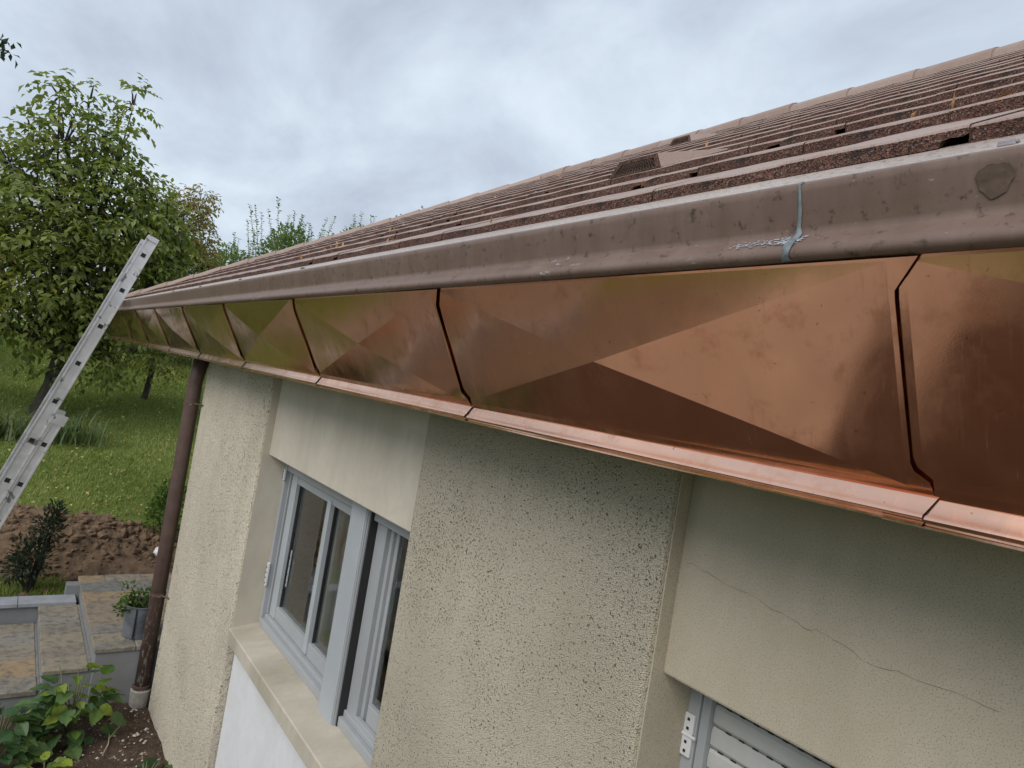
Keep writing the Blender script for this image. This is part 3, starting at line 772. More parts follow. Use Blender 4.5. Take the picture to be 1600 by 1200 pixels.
s1 = core('step', -6.77, -5.50, .185, .474, -2.9, -2.572, M['foundation'])
s0 = core('step', -6.78, -5.52, -.15, .184, -2.9, -2.70, M['foundation'])
core('joint_bed', -7.075, -5.405, .77, 3.79, -2.2715, -2.256, M['mortar'])
core('joint_bed', -6.755, -5.465, .48, .763, -2.4215, -2.406, M['mortar']); core('joint_bed', -6.765, -5.505, .19, .473, -2.5715, -2.556, M['mortar'])
for par in (p1, s2, s1): pass
slabs(-7.085, -5.385, .745, 3.78, -2.25, (.16, .34), p1, 3)
slabs(-6.765, -5.445, .46, .7445, -2.40, (.17, .30), s2, 9)
slabs(-6.77, -5.485, .17, .4595, -2.55, (.17, .32), s1, 14)
slabs(-6.78, -5.50, -.12, .1695, -2.685, (.2, .32), s0, 21)
core('step', -7.07, -6.95, .66, .764, -2.9, -2.30, M['foundation'])

lw = empty('low_garden_wall', (-6.86, -1, H - 2.7)); tag(lw, 'low grey garden wall with bluestone cap beside the steps', 'wall')
def LW(o): o.parent = lw; o.matrix_parent_inverse = Matrix.Translation((6.86, 1, -(H - 2.7))); return o
LW(B().box(-6.93, -6.79, -4.0, .735, H - 2.9, H - 2.415).build('wall_body', M['foundation']))
y = -4.02
while y < .70:
    y2 = min(.738, y + .62); LW(B().bbox(-6.96, -6.765, y + .002, y2 - .002, H - 2.414, H - 2.38, b=.004).build('cap_stone', M['stone_cap'])); y = y2

# ------------------------------------------------------------------ bucket with plant
bx, by, bz = -5.60, 1.045, H - 2.25
bk = empty('metal_bucket', (bx, by, bz)); tag(bk, 'grey metal bucket on the terrace edge behind the downpipe', 'bucket')
b = B(); b.lathe([(0, .012), (.098, .012), (.100, 0), (.103, .004), (.118, .235), (.124, .238), (.125, .245), (.118, .247), (.114, .238), (.107, .19), (0, .185)], seg=28)
o = b.build('body', M['zinc'], bk); autosmooth(o)
b = B(); b.box(.101, .1215, -.004, .004, .01, .235); o = b.build('seam', M['black'], bk); o.rotation_euler = (0, 0, math.radians(-25))
b = B(); b.lathe([(0, .20), (.108, .198)]); b.build('soil', M['soil'], bk)
b = B(); b.tube([(.0, .12, .235), (.01, .125, .27), (.03, .09, .285), (.05, .06, .26)], .004, 6); b.build('handle', M['zinc'], bk)

# ------------------------------------------------------------------ leaves
def leaf_cloud(name, pos, dirs, nrm, size, mat, parent=None, width=.5, tint=None, droop=.15, shape=1):
    """one small folded leaf per position (4 triangles), all arrays n x 3"""
    n = len(pos); d = dirs / (np.linalg.norm(dirs, axis=1, keepdims=True) + 1e-9)
    s = np.cross(d, nrm); s /= (np.linalg.norm(s, axis=1, keepdims=True) + 1e-9); u = np.cross(s, d)
    L_ = size[:, None]; W = L_ * width * .5
    base = pos; tip = pos + d * L_ - u * L_ * droop
    mid = pos + d * L_ * .45
    lft = mid + s * W + u * W * .35; rgt = mid - s * W + u * W * .35
    midv = pos + d * L_ * .5 - u * W * .1
    V = np.stack([base, rgt, tip, lft, midv], 1).reshape(-1, 3)
    k = np.arange(n)[:, None] * 5
    Fc = np.concatenate([k + np.array([[0, 1, 4]]), k + np.array([[1, 2, 4]]), k + np.array([[2, 3, 4]]), k + np.array([[3, 0, 4]])], 1).reshape(-1, 3)
    me = bpy.data.meshes.new(name)
    me.vertices.add(len(V)); me.vertices.foreach_set('co', V.astype(np.float32).ravel())
    me.loops.add(Fc.size); me.loops.foreach_set('vertex_index', Fc.astype(np.int32).ravel())
    me.polygons.add(len(Fc)); me.polygons.foreach_set('loop_start', np.arange(0, Fc.size, 3, dtype=np.int32))
    if tint is None: tint = rng.random(n)
    at = me.attributes.new('tint', 'FLOAT', 'POINT'); at.data.foreach_set('value', np.repeat(tint, 5).astype(np.float32))
    me.materials.append(mat); me.update(calc_edges=True)
    o = bpy.data.objects.new(name, me); C.objects.link(o)
    if parent: o.parent = parent
    return o
def unit(n):
    v = rng.normal(size=(n, 3)); return v / np.linalg.norm(v, axis=1, keepdims=True)

def foliage_tree(name, label, cat, base, blobs, mat, leaf, ntwig, bark='bark', trunk_r=.17, trunk_top=None, compound=6, tintf=None, group=None, outward=.75, limbs=True):
    """blobs: list of (x, y, z, rx, ry, rz, weight) in world space; leaves hang in compound sprays from twigs"""
    root = empty(name, base); tag(root, label, cat, group); base = np.array(base, float)
    wt = np.array([q[6] for q in blobs], float); wt /= wt.sum()
    P, D, Nn, S, Tt = [], [], [], [], []
    br = B()
    tt = np.array(trunk_top if trunk_top is not None else base + np.array([0, 0, 1.]), float) - base
    if limbs:
        br.tube([(0, 0, -.1), tuple(tt * .45 + np.array([.03, .06, 0])), tuple(tt)], [trunk_r * 1.25, trunk_r, trunk_r * .8], 10)
    for q, wgt in zip(blobs, wt):
        c = np.array(q[:3]); r = np.array(q[3:6])
        if limbs:
            e = c - base; midp = tt + (e - tt) * .5 + rng.normal(0, .12, 3)
            br.tube([tuple(tt * .92), tuple(midp), tuple(e)], [trunk_r * .5 * min(1, r[2] * 1.6), trunk_r * .3 * min(1, r[2] * 1.3), .008], 6)
        k = max(3, int(ntwig * wgt)); u = unit(k)
        rad = np.clip(rng.beta(3.2, 1.2, k), .25, 1.0) * (1 + .16 * np.sin(u[:, 0] * 5 + u[:, 2] * 7) + rng.normal(0, .05, k))
        pts = c + u * r * rad[:, None]
        if limbs:
            for p_, uu in list(zip(pts, u))[::5]:
                e = c - base + (p_ - c) * .2
                br.tube([tuple(e), tuple((e + p_ - base) * .5 + np.array([0, 0, .05])), tuple(p_ - base)], [trunk_r * .10, trunk_r * .07, .006], 4, cap=False)
        dr = u * outward + unit(k) * .55 + np.array([0, 0, -.12])
        dr /= np.linalg.norm(dr, axis=1, keepdims=True)
        for j in range(compound):
            t = (j + .6) / compound; sd = 1 if j % 2 else -1
            side = np.cross(dr, np.array([0, 0, 1.])); side /= (np.linalg.norm(side, axis=1, keepdims=True) + 1e-6)
            pp = pts + dr * (leaf * 2.2 * t) + np.array([0, 0, -1.]) * (leaf * .9 * t * t)
            dd = dr * .45 + side * sd * (.9 if j < compound - 1 else .1) + np.array([0, 0, -.42]) + rng.normal(0, .2, (k, 3))
            P.append(pp); D.append(dd); Nn.append(np.array([0, 0, 1.]) + rng.normal(0, .45, (k, 3))); S.append(leaf * rng.uniform(.65, 1.2, k))
            Tt.append((tintf(pp) if tintf else rng.random(k) * .75) + rng.normal(0, .08, k))
    P = np.concatenate(P); D = np.concatenate(D); Nn = np.concatenate(Nn); S = np.concatenate(S); Tt = np.clip(np.concatenate(Tt), 0, 1)
    if limbs: autosmooth(br.build('trunk', M[bark], root), 60)
    o = leaf_cloud('crown', P - base, D, Nn, S, mat, root, tint=Tt); o['kind'] = 'stuff'
    return root

def wz(q): return (q[0], q[1], H + q[2]) + tuple(q[3:])
# walnut on the lawn
blobs = [wz(q) for q in (
    (-13.0, .30, 1.80, 1.1, 1.05, .95, 10), (-13.0, -.15, .95, 1.2, 1.05, .95, 10), (-12.9, 1.05, 1.85, 1.0, .75, .85, 8), (-13, .12, 2.85, .55, .52, .62, 4.2),
    (-13, .85, 2.75, .5, .40, .62, 3.2), (-13.1, -.05, 3.62, .25, .22, .42, 1.1), (-13, .95, 3.78, .2, .16, .46, .8), (-13.2, -1.0, 1.25, 1.1, .85, 1.05, 7),
    (-13.0, .95, .45, 1.0, .75, .75, 7), (-12.9, 1.15, -.30, .75, .55, .48, 2.6), (-13.1, -.15, .12, .9, .8, .55, 4), (-13, 1.45, 1.5, .7, .55, .75, 4), (-12.8, 1.42, 2.45, .3, .26, .34, .8),
    (-13.2, -1.2, .1, .9, .7, .5, 3), (-12.8, .95, -.45, .6, .55, .38, 2), (-12.9, 1.6, .2, .5, .45, .6, 2.2), (-13, 1.75, .9, .55, .45, .6, 2.4), (-13, 1.75, 1.95, .5, .45, .55, 2.2), (-12.9, 2.0, 1.4, .4, .35, .5, 1.4), (-13, .62, 3.15, .3, .3, .4, 1.2), (-13.1, -.5, 2.35, .45, .5, .5, 1.8), (-12.6, .4, 1.0, .9, 1.0, .9, 6), (-13, -.32, 2.9, .16, .18, .32, .5), (-12.9, .35, 3.6, .14, .2, .3, .5))]
def wt_(p):
    y = p[:, 1]; z = p[:, 2] - H
    t = rng.random(len(p)) * .62
    t += .45 * np.exp(-((y + .35) / .55) ** 2 - ((z - .55) / .40) ** 2) * rng.random(len(p)) * 1.3
    t += np.where(rng.random(len(p)) < .03, .35, 0)
    return t
foliage_tree('walnut_tree', 'large green walnut tree with some yellow leaves on the lawn', 'tree', (-13.1, .43, H - 1.56), blobs, M['walnut'], .135, 2700, trunk_r=.17, trunk_top=(-13.05, .62, H - .35), tintf=wt_)
# russet tree to its right, behind the ladder head
blobs = [wz(q) for q in ((-14.6, 2.2, 2.2, .8, .55, .75, 8), (-14.6, 1.9, 1.35, .8, .65, .75, 8), (-14.6, 2.62, 1.5, .7, .42, .62, 5), (-14.6, 2.50, 2.85, .3, .24, .36, 1.3), (-14.6, 1.7, 2.6, .5, .4, .45, 2.5), (-14.6, 2.3, .6, .8, .7, .6, 4), (-14.6, 2.0, -.25, .8, .8, .5, 3))]
foliage_tree('russet_tree', 'small tree with browning russet leaves behind the eave corner', 'tree', (-14.7, 2.1, H - 1.35), blobs, M['russet'], .085, 2600, trunk_r=.05, trunk_top=(-14.65, 2.1, H + .2), compound=5,
             tintf=lambda p: .25 + .5 * rng.random(len(p)) + .2 * (p[:, 2] - H > 1.6) - .15 * (p[:, 1] < 1.8))
# dark evergreen bushes closing the lawn
for k, (x, y, z, rx, ry, rz, lab) in enumerate(((-19.5, 4.2, -.35, 1.2, 1.1, .9, 'dark green bush at the far end of the lawn behind the downpipe'), (-20.5, 1.9, -.1, 1.1, 1.5, .75, 'dark green bush at the far lawn edge under the russet tree'),
                                      (-22, -1.6, .2, 1.2, 1.4, 1.0, 'dark bush beyond the walnut trunk at the left'), (-21, 7.4, .3, 1.4, 2.0, 1.3, 'broad dark bush hidden mostly behind the house corner'))):
    foliage_tree('evergreen_bush', lab, 'bush', (x, y, H + gz(x, y)), [wz((x, y, z, rx, ry, rz, 1)), wz((x, y - .5 * ry, z - .2, rx * .7, ry * .6, rz * .7, .6)), wz((x, y + .5 * ry, z - .15, rx * .7, ry * .6, rz * .7, .6))], M['hedge'], .10, 900, trunk_r=.05, trunk_top=(x, y, H + z - .3), compound=5, group='bushes at the far lawn edge')

# tall pale shrubs with upright shoots behind the roof
def whip_shrub(label, x, y, zt, wid, nsh, seed):
    global rng
    r0 = rng; rng = np.random.default_rng(seed)
    root = empty('tall_shrub', (x, y, H + gz(x, y))); tag(root, label, 'shrub', 'pale upright shrubs behind the roof')
    base = np.array(root.location); P, D, Nn, S = [], [], [], []; br = B()
    for k in range(nsh):
        yy = y + rng.normal(0, wid * .5); xx = x + rng.normal(0, .5)
        top = H + zt - abs(rng.normal(0, .55)) - .7 * abs(yy - y) / wid
        lean = rng.normal(0, .13, 2); z0 = H + .2; hgt = top - z0
        if hgt < .4: continue
        n = int(hgt / .055)
        t = np.linspace(0, 1, n); cx = xx + lean[0] * hgt * t; cy = yy + lean[1] * hgt * t; czz = z0 + hgt * t
        ln = .13 * (1 - .4 * t)
        br.tube([(xx - base[0], yy - base[1], z0 - base[2] - .8), (cx[n // 2] - base[0], cy[n // 2] - base[1], czz[n // 2] - base[2]), (cx[-1] - base[0], cy[-1] - base[1], czz[-1] - base[2])], [.016, .009, .003], 4, cap=False)
        for sgn in (1, -1):
            a = rng.uniform(0, math.pi, n); dd = np.stack([np.cos(a) * sgn, np.sin(a) * sgn, .55 + rng.normal(0, .2, n)], 1)
            P.append(np.stack([cx, cy, czz], 1)); D.append(dd); Nn.append(np.array([0, 0, 1.]) + rng.normal(0, .3, (n, 3))); S.append(ln * rng.uniform(.7, 1.3, n))
    # bushy lower mass
    m = 4200; u = unit(m); pp = np.array([x, y, H + zt - 1.75]) + u * np.array([.9, wid * .9, 1.25]) * rng.beta(3, 1.3, m)[:, None]
    P.append(pp); D.append(u + unit(m) * .6); Nn.append(np.array([0, 0, 1.]) + rng.normal(0, .5, (m, 3))); S.append(rng.uniform(.08, .14, m))
    P = np.concatenate(P) - base; br.build('stems', M['stem'], root)
    o = leaf_cloud('crown', P, np.concatenate(D), np.concatenate(Nn), np.concatenate(S), M['willow'], root, width=.55); o['kind'] = 'stuff'
    rng = r0
whip_shrub('pale green shrub with upright shoots right of the russet tree', -17.5, 3.85, 3.15, .8, 34, 1)
whip_shrub('tallest pale green shrub with upright shoots behind the roof', -17.5, 5.2, 4.05, .8, 44, 2)
whip_shrub('pale green shrub tips showing over the middle of the hip', -17.5, 7.1, 4.55, .9, 40, 3)
whip_shrub('pale shrub tips just clearing the upper hip line', -18.5, 8.9, 5.2, 1.0, 34, 4)

# neighbour's overhanging branch, upper left
rt_ = empty('overhanging_tree', (-9.2, -3.2, H + gz(-9.2, -3.2))); tag(rt_, 'twig of a neighbouring tree poking in at the top left', 'tree')
base = np.array(rt_.location); br = B()
def rl(p): return tuple(np.array(p) - base)
br.tube([(0, 0, 0), (.1, .1, 2.5), (.1, .3, 5.6)], [.16, .12, .07], 8)
br.tube([rl((-9.1, -2.9, H + 2.2)), rl((-9.2, -1.8, H + 2.75)), rl((-9.25, -.95, H + 2.88))], [.05, .03, .008], 6)
br.tube([rl((-9.2, -1.8, H + 2.75)), rl((-9.2, -1.25, H + 3.05)), rl((-9.2, -.80, H + 3.0))], [.02, .012, .004], 5)
br.build('trunk', M['bark'], rt_)
n = 170; t = rng.random(n) ** .6
pa = np.array([-9.2, -1.8, H + 2.75]) + (np.array([-9.25, -.56, H + 2.86]) - np.array([-9.2, -1.8, H + 2.75])) * t[:, None] + rng.normal(0, .07, (n, 3))
u = unit(1600); pb = np.array([-9.2, -3.2, H + 4.0]) + u * np.array([1.6, 1.5, 1.6]) * rng.beta(3, 1.2, 1600)[:, None]
pp = np.concatenate([pa, pb]) - base
leaf_cloud('crown', pp, unit(len(pp)) + np.array([0, .6, -.3]), np.array([0, 0, 1.]) + rng.normal(0, .4, (len(pp), 3)), rng.uniform(.06, .11, len(pp)), M['darkshrub'], rt_)['kind'] = 'stuff'

# trees and hedge on the garden's open side (they show in the copper and the panes)
for k, (x, y, h_, r_, lab) in enumerate(((-13.2, -5.6, 4.6, 1.7, 'garden tree mirrored in the copper, beyond the low wall'), (-17.5, -3.6, 4.2, 1.75, 'garden tree mirrored in the far copper panels'), (-3.5, -11.5, 4.6, 1.8, 'garden tree mirrored in the near copper panels'))):
    foliage_tree('garden_tree', lab, 'tree', (x, y, H + gz(x, y)), [(x, y, H + gz(x, y) + h_ * .62, r_, r_, h_ * .36, 1), (x + .7, y + .5, H + gz(x, y) + h_ * .48, r_ * .8, r_ * .8, h_ * .28, .6)], M['walnut'], .2, 900, trunk_r=.14, trunk_top=(x, y, H + gz(x, y) + h_ * .35), group='trees on the open side of the garden')
hg = empty('hedge', (-4, -13.5, H - 2.7)); tag(hg, 'clipped green hedge seen only as a reflection', 'hedge')
n = 9000; pp = np.stack([rng.uniform(-16, 14, n), rng.normal(0, .35, n), rng.uniform(0, 1.7, n) + .12 * rng.normal(size=n)], 1)
leaf_cloud('leaves', pp, unit(n) + np.array([0, .4, .3]), unit(n) + np.array([0, .5, .6]), rng.uniform(.14, .24, n), M['hedge'], hg)['kind'] = 'stuff'
B().box(-16, 14, -.25, .25, 0, 1.55).build('twigs', M['darkshrub'], hg)

# ------------------------------------------------------------------ lawn grass, fallen leaves
def blades(name, n, x0, x1, y0, y1, hmin, hmax, dens=None):
    x = rng.uniform(x0, x1, n); y = rng.uniform(y0, y1, n)
    z = np.array([H + gz(a, c) for a, c in zip(x, y)])
    P = np.stack([x, y, z - .005], 1); a = rng.uniform(0, 2 * math.pi, n); t = rng.uniform(.2, .8, n)
    D = np.stack([np.cos(a) * t, np.sin(a) * t, np.ones(n)], 1); s = np.stack([-np.sin(a), np.cos(a), 0 * a], 1)
    h = rng.uniform(hmin, hmax, n); wd = rng.uniform(.003, .008, n)[:, None] * (1 + .05 * np.clip(-x - 9, 0, 20))[:, None]
    V = np.stack([P - s * wd, P + s * wd, P + D * h[:, None]], 1).reshape(-1, 3); Fc = np.arange(3 * n)
    me = bpy.data.meshes.new(name); me.vertices.add(3 * n); me.vertices.foreach_set('co', V.astype(np.float32).ravel())
    me.loops.add(3 * n); me.loops.foreach_set('vertex_index', Fc.astype(np.int32)); me.polygons.add(n); me.polygons.foreach_set('loop_start', np.arange(0, 3 * n, 3, dtype=np.int32))
    pt = np.array([mnoise.noise((a * .7, c * .7, 1)) for a, c in zip(x, y)])
    tint = np.clip(.45 + .5 * pt + rng.normal(0, .18, n), 0, 1)
    at = me.attributes.new('tint', 'FLOAT', 'POINT'); at.data.foreach_set('value', np.repeat(tint, 3).astype(np.float32))
    me.materials.append(M['grass']); me.update(calc_edges=True)
    o = bpy.data.objects.new(name, me); C.objects.link(o); o['kind'] = 'stuff'; return o
o = blades('grass', 150000, -22, -8.3, -1.6, 5.2, .03, .075); o['label'] = 'short green grass on the sloping lawn'; o['category'] = 'grass'
o = blades('grass', 9000, -8.4, -6.97, -1.2, .75, .03, .08); o['label'] = 'green grass strip behind the low wall'; o['category'] = 'grass'
n = 1700; x = -9.3 - 10 * rng.random(n) ** 1.2; y = rng.normal(1.6, 1.3, n); z = np.array([H + gz(a, c) for a, c in zip(x, y)]) + rng.uniform(.025, .06, n)
a = rng.uniform(0, 6.28, n)
o = leaf_cloud('fallen_leaves', np.stack([x, y, z], 1), np.stack([np.cos(a), np.sin(a), rng.normal(0, .3, n)], 1), np.array([0, 0, 1.]) + rng.normal(0, .35, (n, 3)), rng.uniform(.025, .06, n), M['fallen'], width=.6)
o['kind'] = 'stuff'; o['label'] = 'pale yellow fallen leaves scattered over the lawn'; o['category'] = 'leaves'

# ------------------------------------------------------------------ mound of dug earth
v = []; f = []; nx, ny = 110, 130
def mh(x, y):
    e = math.exp(-((x + 8.55) / .62) ** 4) * (1 / (1 + math.exp(-(y + 1.6) * 5))) * (1 / (1 + math.exp((y - 3.4) * 5)))
    h = e * (.20 + .08 * math.sin(y * 2.1 + .6)) * (1.15 - .2 * max(0, y - .6))
    nz = mnoise.fractal((x * 2.2, y * 2.2, 4), 1.0, 2.0, 4) * .05 + abs(mnoise.noise((x * 9, y * 9, 1))) * .07 + abs(mnoise.noise((x * 20, y * 20, 8))) * .03
    return h + nz * min(1, e * 1.6) - .03 * (1 - min(1, e * 3))
for i in range(nx + 1):
    for j in range(ny + 1):
        x = -9.55 + 2.35 * i / nx; y = -1.9 + 5.3 * j / ny
        if y > .74: x = min(x, -7.1)
        v.append((x, y, H + gz(x, y) + mh(x, y)))
f = [(i * (ny + 1) + j, (i + 1) * (ny + 1) + j, (i + 1) * (ny + 1) + j + 1, i * (ny + 1) + j + 1) for i in range(nx) for j in range(ny)]
o = mesh('earth_mound', v, f, M['clay'], smooth=True); tag(o, 'heap of freshly dug brown clay beyond the terrace', 'earth heap')
b = B(); ico = bmesh.new(); bmesh.ops.create_icosphere(ico, subdivisions=1, radius=1); iv = [q.co.copy() for q in ico.verts]; ico.verts.index_update(); fi = [[q.index for q in p.verts] for p in ico.faces]; ico.free()
for k in range(1700):
    x = rng.normal(-8.5, .45); y = rng.uniform(-1.5, 2.6)
    if x < -9.5 or x > -7.25: continue
    r = .012 + .055 * rng.random() ** 2.6; z = H + gz(x, y) + max(0, mh(x, y)); sx, sy, sz = rng.uniform(.7, 1.4, 3)
    b.add([(x + q.x * r * sx * rng.uniform(.75, 1.25), y + q.y * r * sy * rng.uniform(.75, 1.25), z + q.z * r * sz * rng.uniform(.6, 1.1)) for q in iv], fi)
o = b.build('clay_clods', M['clay'], o); o['kind'] = 'stuff'

# ------------------------------------------------------------------ shrubs near the terrace
def little_shrub(name, label, base, pts, mat, leaf, n, wid=.5, stems=5, comp=None):
    root = empty(name, base); tag(root, label, 'shrub'); bs = np.array(base); br = B(); P, D = [], []
    for q in pts:
        c = np.array(q[:3]) - np.array([0, 0, 0]); r = np.array(q[3:6])
        m = int(n * q[6]); u = unit(m); P.append(c + u * r * rng.beta(2.5, 1.3, m)[:, None]); D.append(u * .8 + unit(m) * .6 + np.array([0, 0, .25]))
        for k in range(stems):
            e = c + unit(1)[0] * r * .6; br.tube([(rng.normal(0, .015), rng.normal(0, .015), -.02), tuple(e * .5 + np.array([rng.normal(0, .03), rng.normal(0, .03), 0])), tuple(e)], [.010, .007, .003], 5, cap=False)
    br.build('stems', M['bark'], root); P = np.concatenate(P); D = np.concatenate(D)
    o = leaf_cloud('foliage', P, D, np.array([0, 0, 1.]) + rng.normal(0, .5, (len(P), 3)), leaf * rng.uniform(.6, 1.2, len(P)), mat, root, width=wid); o['kind'] = 'stuff'; return root
little_shrub('evergreen_shrub', 'small dark evergreen shrub standing before the earth heap', (-7.42, .41, H - 2.50), [(0, -.02, .34, .17, .19, .24, .45), (0, .07, .58, .13, .13, .2, .35), (0, .10, .74, .08, .08, .11, .12), (0, -.10, .22, .12, .12, .14, .15)], M['darkshrub'], .055, 1300, .36, 4)
little_shrub('leafy_bush', 'bright green leafy bush half hidden by the downpipe', (-8.85, 1.70, H - 2.48), [(0, 0, .35, .28, .22, .3, .6), (0, .05, .62, .22, .2, .2, .4)], M['brightbush'], .055, 1700, .4)
little_shrub('bucket_plant', 'straggly green plant growing in the metal bucket', (bx, by - .02, bz + .2), [(.02, -.03, .06, .11, .12, .07, .5), (0, -.10, .13, .05, .05, .11, .2), (.03, .02, .12, .08, .06, .08, .2), (.05, -.14, .02, .05, .06, .03, .1)], M['brightbush'], .036, 300, .6, 4)
# garden globe lamp
gl = empty('globe_lamp', (-8.15, 1.595, H - 2.5)); tag(gl, 'small white globe garden lamp peeping past the downpipe', 'lamp')
bm = bmesh.new(); bmesh.ops.create_uvsphere(bm, u_segments=20, v_segments=12, radius=.075); bmesh.ops.translate(bm, vec=(0, 0, .14), verts=bm.verts)
me = bpy.data.meshes.new('globe'); bm.to_mesh(me); bm.free(); me.materials.append(M['white'])
for p in me.polygons: p.use_smooth = True
o = bpy.data.objects.new('globe', me); C.objects.link(o); o.parent = gl
B().tube([(0, 0, -.05), (0, 0, .07)], .018, 10).build('stem', M['black'], gl)

# strap-leaved clumps by the walnut
def strap_clump(label, x, y, n, r):
    z = H + gz(x, y); root = empty('iris_clump', (x, y, z)); tag(root, label, 'plant', 'strap leaved clumps by the walnut trunk')
    V, Fs, Tn = [], [], []
    for k in range(n):
        a = rng.uniform(0, 6.28); L_ = rng.uniform(.45, .8); o_ = np.array([rng.normal(0, r * .35), rng.normal(0, r * .5), 0]); d = np.array([math.cos(a), math.sin(a), 0]); s = np.array([-d[1], d[0], 0]); sp = rng.uniform(.2, .85)
        tn = rng.random(); k0 = len(V)
        for j in range(6):
            t = j / 5; p = o_ + d * L_ * sp * t * (.4 + .6 * t) + np.array([0, 0, L_ * (.95 * t - .75 * sp * t ** 2.4)]); wd = .014 * (1 - t * .85)
            V += [tuple(p - s * wd), tuple(p + s * wd)]; Tn += [tn, tn]
        Fs += [(k0 + 2 * j, k0 + 2 * j + 1, k0 + 2 * j + 3, k0 + 2 * j + 2) for j in range(5)]
    o = mesh('leaves', V, Fs, M['iris'], root); o['kind'] = 'stuff'
    at = o.data.attributes.new('tint', 'FLOAT', 'POINT'); at.data.foreach_set('value', Tn)
strap_clump('strap leaved clump right of the walnut trunk', -11.9, .82, 170, .45)
strap_clump('strap leaved clump left of the walnut trunk', -12.0, -.10, 190, .5)

# ------------------------------------------------------------------ hydrangeas
def leaf_proto(name, L_, W, curl, fold, mat):
    nL, nW = 9, 4; v = []; f = []
    for i in range(nL + 1):
        t = i / nL; hw = W * .5 * (math.sin(math.pi * min(1, t ** .78)) ** .8 if 0 < t < 1 else 0) * (1.05 - .25 * t); zc = -curl * L_ * t * t
        for j in range(-nW, nW + 1):
            s = j / nW; ser = 1 + (.05 if (i % 2 and abs(j) == nW) else 0)
            v.append((L_ * t, hw * s * ser, zc + fold * abs(s) * hw + .004 * math.sin(i * 2.2 + abs(s) * 2.5) * abs(s)))
    n = 2 * nW + 1
    f = [(i * n + j, (i + 1) * n + j, (i + 1) * n + j + 1, i * n + j + 1) for i in range(nL) for j in range(n - 1)]
    me = bpy.data.meshes.new(name); me.from_pydata(v, [], f); me.materials.append(mat)
    for p in me.polygons: p.use_smooth = True
    return me
LD = [leaf_proto('leaf', .13, .095, .18, .25, M['hyd_dark']), leaf_proto('leaf', .12, .08, .35, .3, M['hyd_dark'])]
LL = [leaf_proto('leaf', .12, .085, .15, .25, M['hyd_light']), leaf_proto('leaf', .11, .075, .3, .35, M['hyd_light'])]
def hydrangea(label, x, y, z, rx, ry, rz, n, light, sc=1., top_light=0.):
    root = empty('hydrangea', (x, y, z)); tag(root, label, 'plant', 'hydrangeas in the planting bed'); br = B()
    stems = []
    for k in range(9):
        a = rng.uniform(0, 6.28); q = rng.uniform(.2, .85); tip = Vector((math.cos(a) * rx * q, math.sin(a) * ry * q, rz * rng.uniform(.65, 1.0) * (1.1 - .35 * q)))
        br.tube([(rng.normal(0, .02), rng.normal(0, .02), -.03), tip * .5 + Vector((0, 0, .02)), tip], [.006, .005, .003], 5); stems.append(tip)
    br.build('stem', M['stem'], root, True)
    for k in range(n):
        u = unit(1)[0]; u[2] = abs(u[2]) * 1.1 - .12
        q = rng.uniform(.62, 1.0); p = Vector((u[0] * rx * q, u[1] * ry * q, max(.03, rz * (.10 + .88 * max(0, u[2]) * q))))
        lt = rng.random() < light + top_light * (p.z / rz)
        me = (LL if lt else LD)[int(rng.integers(0, 2))]
        o = bpy.data.objects.new('leaf', me); C.objects.link(o); o.parent = root; o.location = p
        yaw = math.atan2(u[1], u[0]) + rng.normal(0, .6)
        o.rotation_euler = (rng.normal(0, .35), rng.uniform(-.15, .65) - .35 * max(0, u[2]), yaw); s_ = sc * rng.uniform(.65, 1.15); o.scale = (s_, s_, s_)
    return root
zb0 = H - 2.69
hydrangea('hydrangea with yellowing leaves against the grey step wall', -5.06, .64, zb0, .25, .26, .50, 96, .35, 1.0, .5)
hydrangea('dark green hydrangea at the left edge of the bed', -4.90, .25, zb0, .26, .24, .36, 70, .04, 1.1)
hydrangea('lime leaved hydrangea shoot at the bottom left corner', -4.62, .50, zb0 - .03, .13, .15, .15, 18, .85, 1.05)
hydrangea('young dark hydrangea at the foot of the wall', -4.38, 1.00, zb0 - .03, .14, .12, .16, 20, .05, 1.0)
# dry twig on the soil
b = B(); b.tube([(-4.93, .86, H - 2.645), (-4.80, .84, H - 2.64), (-4.70, .80, H - 2.65)], .004, 5); b.tube([(-4.87, .85, H - 2.643), (-5.0, .93, H - 2.63)], .0035, 5)
tag(b.build('dry_twig', M['twig']), 'pale forked dry twig lying on the soil', 'twig')

# ------------------------------------------------------------------ ladder
ld = empty('ladder', (-7.0, -.2, H - 2.5)); tag(ld, 'aluminium extension ladder leaning on the eave corner', 'ladder')
def LP(o): o.parent = ld; o.matrix_parent_inverse = Matrix.Translation((7.0, .2, -(H - 2.5))); return o
LEAN = .325
lv = Vector((0, LEAN, 1)).normalized(); lp = Vector((0, 1, -LEAN)).normalized()
def lpt(x, s, t): # s along ladder from gutter-level reference, t across (towards the wall)
    q = Vector((x, .635, H + .26)) + lv * s + lp * t; return q
def stile(x, s0, s1, t0, t1, wdt=.028):
    b = B(); fl = .012
    # C section: web facing outward with flanges
    for (xa, xb, ta, tb) in ((x - wdt / 2, x - wdt / 2 + .004, t0, t1), (x - wdt / 2 + .004, x + wdt / 2, t0, t0 + fl), (x - wdt / 2 + .004, x + wdt / 2, t1 - fl, t1), (x + wdt / 2 - .012, x + wdt / 2 - .007, t0 + fl, t1 - fl)):
        v = [lpt(xx, ss, tt_) for ss in (s0, s1) for tt_ in (ta, tb) for xx in (xa, xb)]
        b.add(v, [(0, 2, 3, 1), (4, 5, 7, 6), (0, 1, 5, 4), (2, 6, 7, 3), (0, 4, 6, 2), (1, 3, 7, 5)])
    return LP(b.build('stile', M['alu']))
RS = .375
X1, X2 = -7.0, -7.44
stile(X1, -2.9, .70, -.052, .050); stile(X2, -2.9, .70, -.052, .050)
